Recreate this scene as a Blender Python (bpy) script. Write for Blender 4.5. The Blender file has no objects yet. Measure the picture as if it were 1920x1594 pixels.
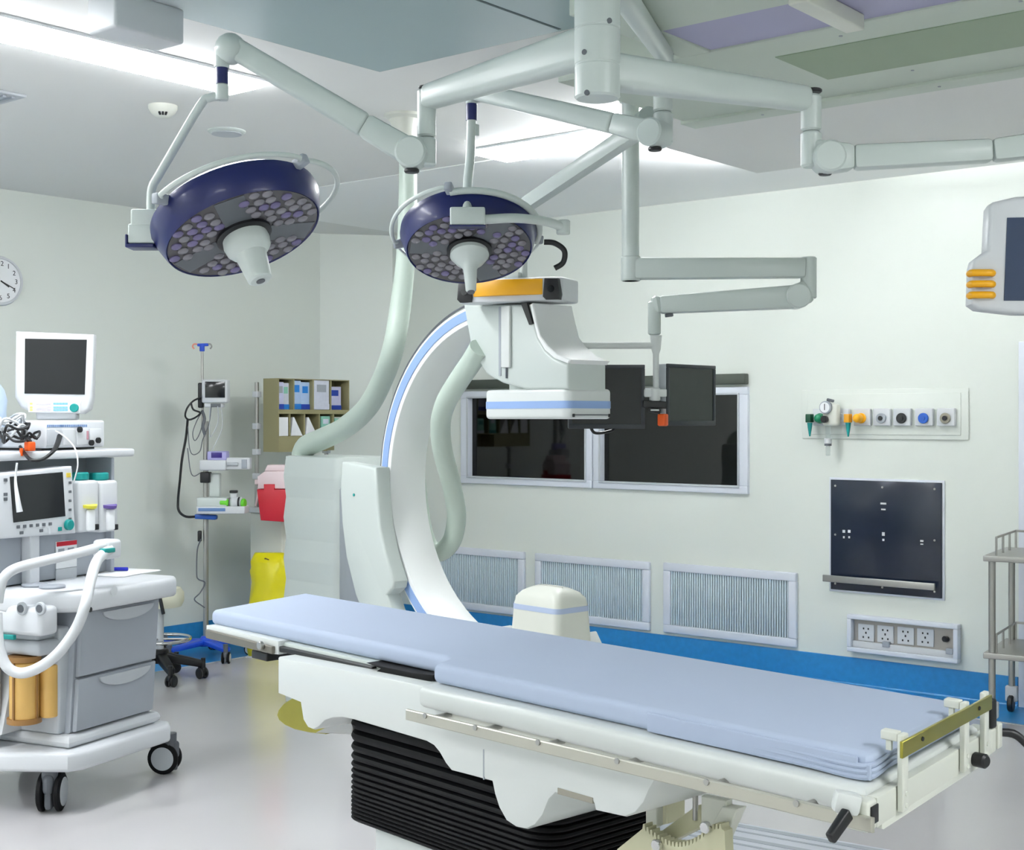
import bpy, bmesh, math, random
from mathutils import Vector, Matrix
random.seed(7)
SC = bpy.context.scene
COL = SC.collection
pi = math.pi
# ------------------------------------------------------------------ camera model used to survey positions
F = 2566.0; CX = 960.0; CY = 785.0; H0 = 1.5; YAW = math.radians(39.48)
CC, SS = math.cos(YAW), math.sin(YAW)
def W(xc, z, h=0.0): return Vector((CC*xc - SS*z, SS*xc + CC*z, h))
def at(px, py, z): return W((px-CX)/F*z, z, H0-(py-CY)*z/F)
class Frame:
    def __init__(S, o, ax, az):
        n = math.hypot(ax, az); ax /= n; az /= n
        S.o = Vector((o[0], o[1], 0)); S.U = Vector((CC*ax-SS*az, SS*ax+CC*az, 0)); S.V = Vector((-S.U.y, S.U.x, 0))
        S.ang = math.atan2(S.U.y, S.U.x)
    def ray(S, px, py):
        d = W((px-CX)/F, 1, -(py-CY)/F); o = -S.o
        return o.dot(S.U), o.dot(S.V), d.dot(S.U), d.dot(S.V), d.z
    def pv(S, px, py, v=0.0):
        ou, ov, du, dv, dh = S.ray(px, py); t = (v-ov)/dv; return ou+t*du, H0+t*dh
    def pu(S, px, py, u=0.0):
        ou, ov, du, dv, dh = S.ray(px, py); t = (u-ou)/du; return ov+t*dv, H0+t*dh
    def ph(S, px, py, h=0.0):
        ou, ov, du, dv, dh = S.ray(px, py); t = (h-H0)/dh; return ou+t*du, ov+t*dv
    def loc(S, P):
        d = P - S.o; return Vector((d.dot(S.U), d.dot(S.V), P.z))
    def at(S, px, py, z): return S.loc(at(px, py, z))
    def wld(S, p): return S.o + S.U*p[0] + S.V*p[1] + Vector((0, 0, p[2]))
WORLD = Frame((0, 0, 0), CC, -SS)        # world axes
# ------------------------------------------------------------------ materials
def lin(c):
    c = c/255.0
    return c/12.92 if c <= .04045 else ((c+.055)/1.055)**2.4
MATS = {}
def mat(name, rgb, rough=.45, metal=0.0, noise=.03, nscale=8.0, spec=.5, emit=0, bump=0, trans=0, alpha=1, rvar=.06, coat=0):
    if name in MATS: return MATS[name]
    m = bpy.data.materials.new(name); m.use_nodes = True
    nt = m.node_tree; b = nt.nodes['Principled BSDF']
    col = tuple(lin(x) for x in rgb)+(1,)
    tc = nt.nodes.new('ShaderNodeTexCoord'); no = nt.nodes.new('ShaderNodeTexNoise')
    no.inputs['Scale'].default_value = nscale; no.inputs['Detail'].default_value = 4
    nt.links.new(tc.outputs['Object'], no.inputs['Vector'])
    mx = nt.nodes.new('ShaderNodeMix'); mx.data_type = 'RGBA'
    mx.inputs['A'].default_value = tuple(max(0, x*(1-noise)) for x in col[:3])+(1,)
    mx.inputs['B'].default_value = tuple(min(1, x*(1+noise)) for x in col[:3])+(1,)
    nt.links.new(no.outputs['Fac'], mx.inputs['Factor']); nt.links.new(mx.outputs['Result'], b.inputs['Base Color'])
    mr = nt.nodes.new('ShaderNodeMapRange')
    mr.inputs['To Min'].default_value = max(.02, rough-rvar*rough*2); mr.inputs['To Max'].default_value = min(1, rough+rvar*rough*2)
    nt.links.new(no.outputs['Fac'], mr.inputs['Value']); nt.links.new(mr.outputs['Result'], b.inputs['Roughness'])
    b.inputs['Metallic'].default_value = metal; b.inputs['Specular IOR Level'].default_value = spec
    if trans: b.inputs['Transmission Weight'].default_value = trans
    if alpha < 1: b.inputs['Alpha'].default_value = alpha
    if coat: b.inputs['Coat Weight'].default_value = coat; b.inputs['Coat Roughness'].default_value = .1
    if emit:
        b.inputs['Emission Color'].default_value = col; b.inputs['Emission Strength'].default_value = emit
    if bump:
        bp = nt.nodes.new('ShaderNodeBump'); bp.inputs['Strength'].default_value = bump; bp.inputs['Distance'].default_value = .01
        nt.links.new(no.outputs['Fac'], bp.inputs['Height']); nt.links.new(bp.outputs['Normal'], b.inputs['Normal'])
    MATS[name] = m; return m
WALL = mat('wall_paint', (218, 223, 216), .38, noise=.012, nscale=1.5)
CEIL = mat('ceiling_paint', (226, 226, 223), .6, noise=.01, nscale=1.2)
CEILLIT = mat('lit_ceiling_paint', (246, 247, 246), .6, noise=.006, nscale=1.2)  # whiter copy of the ceiling paint, brightness of light put into the colour
FLOOR = mat('vinyl_floor', (192, 190, 191), .17, noise=.02, nscale=3, spec=.55)
BLUEV = mat('blue_vinyl', (44, 134, 194), .35, noise=.2, nscale=28)
SCAN = mat('scanner_shell', (192, 200, 196), .32, noise=.006, rvar=0)
SCANW = mat('scanner_white_shell', (232, 234, 233), .32, noise=.004, rvar=0)
WHITE = mat('white_enamel', (208, 212, 210), .3, noise=.012)
OFFW = mat('off_white_plastic', (204, 207, 210), .4, noise=.015)
PALE = mat('pale_grey_enamel', (200, 208, 204), .32, noise=.015)
BOOM = mat('boom_enamel', (196, 205, 201), .3, noise=.015)
CREAM = mat('cream_enamel', (212, 214, 204), .35, noise=.02)
CREAMD = mat('cream_cast_metal', (196, 194, 164), .4, noise=.05)
HOSE = mat('grey_green_hose', (186, 200, 189), .42, noise=.02)
GREYP = mat('grey_plastic', (158, 164, 172), .45, noise=.02)
GREYD = mat('dark_grey_plastic', (92, 96, 102), .45, noise=.04)
GREYL = mat('light_grey_plastic', (184, 189, 194), .45, noise=.02)
BLACK = mat('black_plastic', (20, 21, 24), .4, noise=.1)
RUBB = mat('black_rubber', (11, 11, 14), .65, spec=.25, noise=.1, nscale=20)
NAVY = mat('navy_shell', (13, 24, 88), .36, noise=.06, coat=.15)
LENSG = mat('lamp_face_grey', (66, 64, 68), .25, noise=.12, nscale=16)
LED = mat('led_lens_pearl', (128, 125, 132), .15, noise=.1, nscale=40)
LEDV = mat('led_lens_violet', (112, 104, 142), .15, noise=.1, nscale=40)
STEEL = mat('brushed_steel', (172, 171, 167), .34, metal=.9, noise=.02, nscale=6, rvar=.02)
CHROME = mat('chrome', (205, 205, 205), .12, metal=1, noise=.02)
OLIVE = mat('olive_steel', (158, 150, 62), .3, metal=.75, noise=.08, nscale=20)
MATT = mat('blue_mattress_sheet', (172, 184, 206), .8, noise=.025, nscale=6, bump=.08)
MATTF = mat('blue_mattress_flap', (168, 180, 203), .8, noise=.03, nscale=10, bump=.1)
BAND = mat('pale_blue_band', (140, 168, 214), .4, noise=.02)
BAND2 = mat('silver_blue_band', (176, 190, 216), .4, noise=.02)
SCREEN = mat('dark_screen', (24, 26, 30), .12, noise=.05, spec=.5)
SCRB = mat('blue_dark_screen', (34, 44, 64), .12, noise=.1)
SCRG = mat('green_dark_screen', (34, 42, 40), .14, noise=.1)
FRAMEB = mat('charcoal_bezel', (46, 50, 56), .4, noise=.06)
YEL = mat('yellow_plastic', (238, 172, 20), .4, noise=.03)
ORANGE = mat('orange_plastic', (236, 92, 20), .4, noise=.05)
TEAL = mat('teal_plastic', (10, 140, 136), .4, noise=.06)
GREEN = mat('green_plastic', (20, 138, 96), .4, noise=.06)
LIME = mat('lime_plastic', (104, 204, 44), .4, noise=.05)
BLUEP = mat('blue_plastic', (40, 96, 190), .4, noise=.06)
BLUEPD = mat('royal_blue_plastic', (24, 76, 200), .4, noise=.06)
RED = mat('red_plastic', (196, 24, 44), .4, noise=.06)
PINK = mat('pale_pink_plastic', (226, 206, 208), .4, noise=.03)
YBAG = mat('yellow_bag_film', (214, 204, 6), .35, noise=.12, nscale=9, bump=.4)
AMBER = mat('amber_plastic', (214, 172, 98), .2, noise=.12, nscale=10)
TAN = mat('tan_bin', (150, 144, 106), .45, noise=.03)
TAUPE = mat('taupe_bin', (150, 146, 134), .45, noise=.03)
PAPER = mat('white_paper', (232, 234, 236), .7, noise=.02)
LILAC = mat('lilac_plastic', (176, 172, 222), .4, noise=.04)
PURPLE = mat('purple_recess', (168, 166, 196), .5, noise=.02)
GREENP = mat('sage_green_panel', (144, 162, 136), .5, noise=.02)
SAGE = mat('pale_sage_panel', (192, 202, 190), .5, noise=.015)
LAMI = mat('laminar_panel', (158, 178, 180), .45, noise=.02, nscale=2)
DARKL = mat('dark_joint', (84, 98, 100), .6, noise=.03)
RAILB = mat('blind_cassette_dark', (64, 70, 62), .5, noise=.05)
FRAMEW = mat('white_window_frame', (214, 219, 228), .4, noise=.015)
GRILLE = mat('grille_slat', (200, 214, 222), .45, noise=.1, nscale=60)
GRILLD = mat('grille_depth', (110, 122, 130), .7, noise=.06)
NAVYP = mat('navy_control_glass', (28, 36, 52), .16, noise=.12, nscale=5)
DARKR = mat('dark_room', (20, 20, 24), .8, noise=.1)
GLOW = mat('lit_diffuser', (250, 252, 255), .5, noise=0, emit=14)
GLOWC = mat('lit_cove_strip', (250, 252, 255), .5, noise=0, emit=19)
GLOWD = mat('lit_cove_end_strip', (250, 252, 255), .5, noise=0, emit=170)
SEATC = mat('cream_vinyl_seat', (222, 222, 200), .45, noise=.03)
GLASS = mat('window_glass', (60, 62, 66), .04, noise=.02, trans=1.0)
CLEAR = mat('clear_plastic', (230, 236, 236), .08, noise=.01, trans=.9)
TOPW = mat('worktop_white', (208, 211, 215), .35, noise=.012)
# ------------------------------------------------------------------ mesh building
class M:
    def __init__(S): S.bm = bmesh.new(); S.n0 = 0
    def add(S, bm, mtx=None, fn=None):
        if mtx is not None: bm.transform(mtx)
        if fn:
            for v in bm.verts: v.co = fn(v.co)
        me = bpy.data.meshes.new('t'); bm.to_mesh(me); bm.free(); S.bm.from_mesh(me); bpy.data.meshes.remove(me); return S
    @staticmethod
    def bev(bm, r, seg=3, edges=None):
        if r > 0: bmesh.ops.bevel(bm, geom=edges or bm.edges[:], offset=r, segments=seg, profile=.5, affect='EDGES', clamp_overlap=True)
    def box(S, x0, x1, y0, y1, z0, z1, r=0, seg=3, mtx=None):
        bm = bmesh.new(); bmesh.ops.create_cube(bm, size=1)
        for v in bm.verts:
            v.co = Vector((x0+(v.co.x+.5)*(x1-x0), y0+(v.co.y+.5)*(y1-y0), z0+(v.co.z+.5)*(z1-z0)))
        S.bev(bm, r, seg); return S.add(bm, mtx)
    def prism(S, poly, a, b, axis='v', r=0, seg=2, rim=False, mtx=None):
        bm = bmesh.new()
        f = {'v': lambda p, k: (p[0], k, p[1]), 'u': lambda p, k: (k, p[0], p[1]), 'h': lambda p, k: (p[0], p[1], k)}[axis]
        A = [bm.verts.new(f(p, a)) for p in poly]; B = [bm.verts.new(f(p, b)) for p in poly]; n = len(poly)
        fa = bm.faces.new(A); fb = bm.faces.new(B[::-1])
        for i in range(n): bm.faces.new((A[i], B[i], B[(i+1) % n], A[(i+1) % n]))
        bmesh.ops.recalc_face_normals(bm, faces=bm.faces)
        if r > 0: S.bev(bm, r, seg, list(fa.edges)+list(fb.edges))
        return S.add(bm, mtx)
    def tube(S, pts, r, n=10, smooth=0, closed=False, flat=1.0):
        pts = [Vector(p) for p in pts]
        if not isinstance(r, (list, tuple)): r = [r]*len(pts)
        if smooth:
            q = []; rr = []; m = len(pts)
            for i in range(m if closed else m-1):
                p0 = pts[i-1] if (i > 0 or closed) else pts[i]; p1 = pts[i]; p2 = pts[(i+1) % m]
                p3 = pts[(i+2) % m] if (closed or i+2 < m) else p2
                for k in range(smooth):
                    t = k/smooth
                    q.append(.5*((2*p1)+(p2-p0)*t+(2*p0-5*p1+4*p2-p3)*t*t+(3*p1-p0-3*p2+p3)*t**3)); rr.append(r[i]*(1-t)+r[(i+1) % m]*t)
            if not closed: q.append(pts[-1]); rr.append(r[-1])
            pts, r = q, rr
        bm = bmesh.new(); rings = []; m = len(pts); nrm = None
        for i, p in enumerate(pts):
            a = pts[i-1] if (i > 0 or closed) else p; b = pts[(i+1) % m] if (i < m-1 or closed) else p
            t = (b-a).normalized()
            if nrm is None:
                nrm = t.cross(Vector((0, 0, 1)))
                if nrm.length < .05: nrm = t.cross(Vector((1, 0, 0)))
            nrm = (nrm-t*nrm.dot(t)).normalized(); bn = t.cross(nrm)
            rings.append([bm.verts.new(p+(nrm*math.cos(2*pi*k/n)+bn*math.sin(2*pi*k/n)*flat)*r[i]) for k in range(n)])
        for i in range(m if closed else m-1):
            A, B = rings[i], rings[(i+1) % m]
            for k in range(n): bm.faces.new((A[k], A[(k+1) % n], B[(k+1) % n], B[k]))
        if not closed: bm.faces.new(rings[0][::-1]); bm.faces.new(rings[-1])
        bmesh.ops.recalc_face_normals(bm, faces=bm.faces); return S.add(bm)
    def lathe(S, prof, n=32, o=(0, 0, 0), d=(0, 0, 1), a0=0, a1=2*pi):
        bm = bmesh.new(); full = abs(a1-a0-2*pi) < 1e-6; R = []
        q = Vector((0, 0, 1)).rotation_difference(Vector(d).normalized()).to_matrix().to_4x4(); q.translation = Vector(o)
        for (r, z) in prof:
            if r < 1e-6: R.append([bm.verts.new((0, 0, z))]); continue
            R.append([bm.verts.new((r*math.cos(a0+(a1-a0)*k/n), r*math.sin(a0+(a1-a0)*k/n), z)) for k in range(n if full else n+1)])
        for A, B in zip(R, R[1:]):
            for k in range(n):
                k2 = (k+1) % len(A) if len(A) > 1 else 0; j2 = (k+1) % len(B) if len(B) > 1 else 0
                vs = []
                for v in (A[k if len(A) > 1 else 0], A[k2], B[j2], B[k if len(B) > 1 else 0]):
                    if v not in vs: vs.append(v)
                if len(vs) > 2: bm.faces.new(vs)
        for A in (R[0], R[-1]):
            if len(A) > 2 and full: bm.faces.new(A)
        bmesh.ops.recalc_face_normals(bm, faces=bm.faces); return S.add(bm, q)
    def cyl(S, p, d, r, L, n=24, r2=None, bev=0):
        r2 = r if r2 is None else r2
        pr = [(0, 0), (r-bev, 0), (r, bev), (r2, L-bev), (r2-bev, L), (0, L)] if bev else [(0, 0), (r, 0), (r2, L), (0, L)]
        return S.lathe(pr, n, p, d)
    def ball(S, p, r, sx=1, sy=1, sz=1, n=16):
        bm = bmesh.new(); bmesh.ops.create_uvsphere(bm, u_segments=n, v_segments=max(6, n//2), radius=r)
        for v in bm.verts: v.co = Vector((v.co.x*sx, v.co.y*sy, v.co.z*sz))+Vector(p)
        return S.add(bm)
    def beam(S, a, b, w, h, w2=None, h2=None, r=.008, seg=2):
        """a rounded box beam from a to b, h measured upward"""
        a = Vector(a); b = Vector(b); w2 = w2 or w; h2 = h2 or h
        t = (b-a).normalized(); sd = t.cross(Vector((0, 0, 1)))
        sd = sd.normalized() if sd.length > 1e-3 else Vector((1, 0, 0)); up = sd.cross(t)
        bm = bmesh.new(); V = []
        for p, ww, hh in ((a, w, h), (b, w2, h2)):
            V.append([bm.verts.new(p+sd*(i*ww/2)+up*(j*hh/2)) for i, j in ((-1, -1), (1, -1), (1, 1), (-1, 1))])
        bm.faces.new(V[0][::-1]); bm.faces.new(V[1])
        for k in range(4): bm.faces.new((V[0][k], V[0][(k+1) % 4], V[1][(k+1) % 4], V[1][k]))
        bmesh.ops.recalc_face_normals(bm, faces=bm.faces); S.bev(bm, r, seg); return S.add(bm)
    def text(S, s, size, o, right, up, depth=.0006):
        cu = bpy.data.curves.new('t', 'FONT'); cu.body = s; cu.size = size; cu.align_x = 'CENTER'; cu.align_y = 'CENTER'; cu.extrude = depth
        ob = bpy.data.objects.new('t', cu); COL.objects.link(ob); dg = bpy.context.evaluated_depsgraph_get()
        me = bpy.data.meshes.new_from_object(ob.evaluated_get(dg)); bpy.data.objects.remove(ob); bpy.data.curves.remove(cu)
        r = Vector(right).normalized(); u = Vector(up).normalized(); n = r.cross(u)
        mt = Matrix(((r.x, u.x, n.x, o[0]), (r.y, u.y, n.y, o[1]), (r.z, u.z, n.z, o[2]), (0, 0, 0, 1)))
        me.transform(mt); S.bm.from_mesh(me); bpy.data.meshes.remove(me); return S
    def map(S, fn):
        S.bm.verts.ensure_lookup_table()
        for v in S.bm.verts[S.n0:]: v.co = fn(v.co)
        S.n0 = len(S.bm.verts); return S
    def mesh(S, name, m, shift):
        bm = S.bm
        if shift is not None: bmesh.ops.translate(bm, vec=-shift, verts=bm.verts)
        for f in bm.faces: f.smooth = True
        for e in bm.edges:
            if len(e.link_faces) == 2: e.smooth = e.calc_face_angle(0) < math.radians(38)
        me = bpy.data.meshes.new(name); bm.to_mesh(me); bm.free(); me.materials.append(m); return me
BASE = {}
def place(o, fr, base):
    o.location = fr.wld(base); o.rotation_euler = (0, 0, fr.ang); BASE[o] = (fr, Vector(base))
def tag(o, label, cat, group=None):
    o['label'] = label; o['category'] = cat
    if group: o['group'] = group
    return o
def thing(name, label, cat, fr=WORLD, base=(0, 0, 0), group=None):
    o = bpy.data.objects.new(name, None); o.empty_display_size = .05; COL.objects.link(o); place(o, fr, base); return tag(o, label, cat, group)
def part(name, mb, m, parent, label=None):
    sh = BASE[parent][1]
    o = bpy.data.objects.new(name, mb.mesh(name, m, sh)); COL.objects.link(o); o.parent = parent; BASE[o] = BASE[parent]
    if label: o['label'] = label
    return o
def solo(name, mb, m, label, cat, fr=WORLD, base=(0, 0, 0), group=None):
    o = bpy.data.objects.new(name, mb.mesh(name, m, Vector(base))); COL.objects.link(o); place(o, fr, base); return tag(o, label, cat, group)
def struct(name, mb, m, parent=None):
    if parent: return part(name, mb, m, parent)
    o = bpy.data.objects.new(name, mb.mesh(name, m, None)); COL.objects.link(o); o['kind'] = 'structure'; BASE[o] = (WORLD, Vector((0, 0, 0))); return o
def copy_tree(o, loc=None, label=None):
    r = o.copy(); COL.objects.link(r); BASE[r] = BASE[o]
    if loc is not None: r.location = loc
    if label: r['label'] = label
    for ch in list(o.children):
        q = ch.copy(); COL.objects.link(q); q.parent = r
        for g in list(ch.children):
            d = g.copy(); COL.objects.link(d); d.parent = q
    return r
def rrect(x0, x1, y0, y1, r, n=5):
    P = []
    for cx, cy, a in ((x1-r, y0+r, -pi/2), (x1-r, y1-r, 0), (x0+r, y1-r, pi/2), (x0+r, y0+r, pi)):
        for k in range(n+1): P.append((cx+r*math.cos(a+k*pi/2/n), cy+r*math.sin(a+k*pi/2/n)))
    return P
def ring_poly(cx, cz, ro, ri, a0, a1, n):
    return [(cx+ro*math.cos(a0+(a1-a0)*k/n), cz+ro*math.sin(a0+(a1-a0)*k/n)) for k in range(n+1)] + \
           [(cx+ri*math.cos(a1+(a0-a1)*k/n), cz+ri*math.sin(a1+(a0-a1)*k/n)) for k in range(n+1)]
# ================================================================== THE ROOM
CH = 2.843; YB = 7.19; XL = -7.39; XR = 2.2; YF = -2.6
WX0, WX1, WZ0, WZ1 = -6.33, -4.13, 1.075, 1.66
m = M()
m.box(-7.06, WX0, YB, YB+.12, 0, CH); m.box(WX1, XR, YB, YB+.12, 0, CH)
m.box(WX0, WX1, YB, YB+.12, 0, WZ0); m.box(WX0, WX1, YB, YB+.12, WZ1, CH)
struct('wall_back', m, WALL)
struct('wall_left', M().box(XL-.12, XL, YF, 6.78, 0, CH), WALL)
struct('wall_corner', M().prism([(XL, 6.78), (-7.06, YB), (-7.06, YB+.12), (XL-.12, YB+.12), (XL-.12, 6.78)], 0, CH, 'h'), WALL)
struct('wall_right', M().box(XR, XR+.12, YF, YB, 0, CH), WALL)
struct('wall_front', M().box(XL, XR, YF-.12, YF, 0, CH), WALL)
struct('floor', M().box(XL-.2, XR+.2, YF-.2, YB+.2, -.1, 0), FLOOR)
struct('ceiling', M().box(XL-.2, XR+.2, YF-.2, YB+.2, CH, CH+.1), CEIL)
# blue coved skirting and the blue border it turns into on the floor
m = M()
m.prism([(XL, 0), (XL+.02, 0), (XL+.012, .01), (XL+.012, .15), (XL, .15)], YF, 6.775, 'v')
struct('baseboard_left', m, BLUEV)
m = M(); m.prism([(YB-.02, 0), (YB, 0), (YB, .152), (YB-.012, .152), (YB-.012, .01)], -7.05, -2.5, 'u'); m.prism([(YB-.02, 0), (YB, 0), (YB, .152), (YB-.012, .152), (YB-.012, .01)], -1.5, XR, 'u')
struct('baseboard_back', m, BLUEV)
struct('baseboard_corner', M().prism([(XL, 6.775), (XL+.012, 6.77), (-7.05, YB-.012), (-7.06, YB)], 0, .15, 'h'), BLUEV)
m = M(); m.prism([(XL+.02, YF), (-6.78, YF), (-6.78, 6.55), (-6.58, YB-.43), (XR, YB-.43), (XR, YB-.02), (-7.05, YB-.02), (XL+.02, 6.77)], 0, .0025, 'h')
struct('trim_1', m, BLUEV)
m = M(); m.prism([(-6.78, YF), (-6.765, YF), (-6.765, 6.545), (-6.57, YB-.445), (XR, YB-.445), (XR, YB-.43), (-6.58, YB-.43), (-6.78, 6.55)], 0, .0025, 'h')
struct('trim_2', m, GREYL)
# rounded corner beads seen beside the chamfered corner
# control room behind the two windows
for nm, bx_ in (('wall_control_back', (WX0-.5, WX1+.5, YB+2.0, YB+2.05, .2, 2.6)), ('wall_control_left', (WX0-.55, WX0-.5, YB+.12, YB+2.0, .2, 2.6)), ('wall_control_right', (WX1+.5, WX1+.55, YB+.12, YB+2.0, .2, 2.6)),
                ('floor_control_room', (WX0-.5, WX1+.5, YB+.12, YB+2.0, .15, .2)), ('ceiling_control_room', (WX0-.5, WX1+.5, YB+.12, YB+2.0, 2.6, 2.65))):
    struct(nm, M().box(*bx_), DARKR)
BW = Frame((0, YB), CC, -SS)
def window(n, x0, x1, z0, z1, fx0, fx1, fz0, fz1):
    w = bpy.data.objects.new('window_%d' % n, None); COL.objects.link(w); place(w, BW, ((fx0+fx1)/2, 0, fz0)); w['kind'] = 'structure'
    m = M()
    for a in ((fx0, fx1, fz0, z0), (fx0, fx1, z1, fz1), (fx0, x0, z0, z1), (x1, fx1, z0, z1)): m.box(a[0], a[1], -.025, .05, a[2], a[3], .004)
    part('window_frame', m, FRAMEW, w)
    part('window_pane', M().box(x0, x1, .02, .026, z0, z1), GLASS, w)
    m = M()
    for a in ((x0-.012, x1+.012, z0-.012, z0), (x0-.012, x1+.012, z1, z1+.012), (x0-.012, x0, z0, z1), (x1, x1+.012, z0, z1)): m.box(a[0], a[1], -.032, -.0255, a[2], a[3], .002)
    part('window_bead', m, GREYL, w)
window(1, -6.299, -5.29, 1.10, 1.641, -6.37, -5.235, 1.05, 1.69)
window(2, -5.165, -4.157, 1.098, 1.643, -5.225, -4.09, 1.05, 1.69)
# chair backs and a desk edge dimly seen in the control room
m = M(); m.box(-6.3, -4.2, YB+.7, YB+1.3, .70, .735, .005)
for x in (-6.2, -4.3): m.box(x-.03, x+.03, YB+.75, YB+1.25, .2, .70)
solo('control_desk', m, mat('dark_wood', (60, 52, 46), .4), 'dark desk standing in the unlit control room behind the windows', 'desk', WORLD, (-5.2, YB+1, .2))
m = M(); m.box(-6.385, -4.095, -.05, 0, 1.705, 1.768, .006)
solo('blind_cassette', m, RAILB, 'long dark roller blind cassette above the two control room windows', 'blind', BW, (-5.24, 0, 1.705))
# door edge at the right
d = bpy.data.objects.new('door_1', None); COL.objects.link(d); place(d, BW, (-2.0, 0, 0)); d['kind'] = 'structure'
m = M(); m.box(-2.49, -2.43, -.03, 0, 0, 1.9, .004); m.box(-1.53, -1.47, -.03, 0, 0, 1.9, .004); m.box(-2.43, -1.53, -.03, 0, 1.84, 1.9, .004)
part('door_frame', m, FRAMEW, d)
part('door_leaf', M().box(-2.43, -1.53, -.02, 0, .01, 1.84, .002), CREAM, d)
# ------------------------------------------------------------------ return air grilles
def grille(x0, x1, z0, z1, label):
    t = thing('return_air_grille', label, 'air grille', BW, ((x0+x1)/2, 0, z0), 'return air grilles low on the back wall')
    f = .05; m = M()
    for a in ((x0, x1, z0, z0+f), (x0, x1, z1-f, z1), (x0, x0+f, z0+f, z1-f), (x1-f, x1, z0+f, z1-f)): m.box(a[0], a[1], -.028, 0, a[2], a[3], .006)
    part('grille_frame', m, FRAMEW, t)
    part('back_plate', M().box(x0+f, x1-f, -.004, 0, z0+f, z1-f), GRILLD, t)
    m = M(); n = int((x1-x0-2*f)/.0165)
    for i in range(n):
        x = x0+f+(i+.5)*(x1-x0-2*f)/n; m.box(x-.0052, x+.0052, -.018, -.005, z0+f, z1-f, .002, 1)
    part('vertical_slats', m, GRILLE, t)
grille(-6.72, -5.80, .168, .60, 'white framed wall grille partly behind the scanner arm, nearest the corner')
grille(-5.705, -4.79, .170, .60, 'white framed wall grille in the middle, behind the small white domed head')
grille(-4.685, -3.77, .172, .605, 'white framed wall grille furthest from the scanner, right of the other two')
# ------------------------------------------------------------------ medical gas panel
t = thing('medical_gas_panel', 'long pale wall panel with a row of square gas outlets', 'gas panel', BW, (-3.25, 0, 1.38))
m = M(); m.box(-3.74, -2.76, -.012, 0, 1.385, 1.665, .004)
part('backing_plate', m, WALL, t)
m = M(); m.box(-3.70, -2.80, -.018, -.012, 1.41, 1.64, .003); part('face_plate', m, WALL, t)
zc = 1.508
xs = [BW.pv(x, 782)[0] for x in (1545, 1583, 1622, 1659, 1697, 1738, 1779)]
cols = [GREEN, OFFW, YEL, GREYP, BLACK, BLUEP, mat('taupe_ring', (150, 146, 130), .4)]
for i, x in enumerate(xs):
    m = M(); m.box(x-.05, x+.05, -.045, -.018, zc-.048, zc+.048, .006)
    o = part('outlet_plate', m, OFFW, t)
    m = M(); m.cyl((x, -.045, zc-.006), (0, -1, 0), .029, .012, 20, bev=.003); part('outlet_ring', m, cols[i], o)
    m = M(); m.cyl((x, -.057, zc-.006), (0, -1, 0), .013, .006, 16); part('outlet_socket', m, BLACK if i in (3, 4, 6) else cols[i], o)
def gas_plug(x, m1, m2, label, dx):
    g = thing('gas_outlet_plug', label, 'plug', BW, (x, -.06, zc-.03))
    m = M(); m.cyl((x, -.0635, zc-.006), (0, -1, 0), .025, .03, 18, bev=.006); m.ball((x, -.095, zc-.006), .025, n=14); part('plug_body', m, m1, g)
    m = M(); m.box(x+dx-.016, x+dx+.016, -.125, -.08, zc-.03, zc+.018, .004); part('plug_block', m, m2, g)
    m = M(); m.lathe([(0, 0), (.016, 0), (.012, .03), (.004, .078), (0, .078)], 14, (x+dx, -.10, zc-.031), (0, 0, -1)); part('barbed_nozzle', m, TEAL, g)
gas_plug(xs[0]+.012, GREEN, mat('dark_green_plastic', (4, 66, 44), .4), 'green plug with teal nozzle in the leftmost gas outlet', -.05)
gas_plug(xs[2]-.004, YEL, mat('amber_orange', (226, 160, 30), .4), 'yellow plug with teal nozzle in the third gas outlet', -.05)
g = thing('vacuum_outlet_regulator', 'white vacuum regulator with round gauge and catch bottle on the gas panel', 'regulator', BW, (-3.60, -.06, 1.36))
xr = BW.pv(1573, 782)[0]; xg = BW.pv(1566, 765)[0]
part('regulator_body', M().box(xr-.05, xr+.045, -.11, -.0635, zc-.05, zc+.075, .015), CREAM, g)
m = M(); m.cyl((xg, -.1, zc+.055), (0, -1, 0), .036, .03, 24, bev=.004); q = part('gauge_rim', m, GREYP, g)
part('gauge_dial', M().cyl((xg, -.13, zc+.055), (0, -1, 0), .029, .002, 24), PAPER, q)
part('gauge_needle', M().box(xg-.002, xg+.002, -.134, -.132, zc+.04, zc+.075, 0), BLACK, q)
part('adjusting_knob', M().cyl((xg-.004, -.11, zc-.012), (0, -1, 0), .02, .03, 20, bev=.004), BLACK, g)
part('top_lever', M().beam((xg, -.1, zc+.10), (xg+.04, -.1, zc+.09), .02, .016, r=.004), GREYD, g)
m = M(); m.cyl((xg, -.09, zc-.045), (0, 0, -1), .014, .075, 14); part('drop_tube', m, CLEAR, g)
m = M(); m.cyl((xg, -.09, zc-.12), (0, 0, -1), .022, .03, 18, bev=.003); part('bottle_cap', m, OFFW, g)
part('bottle_band', M().cyl((xg, -.09, zc-.15), (0, 0, -1), .02, .012, 18), GREYD, g)
part('catch_bottle', M().cyl((xg, -.09, zc-.162), (0, 0, -1), .013, .055, 16, bev=.004), CLEAR, g)
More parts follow.
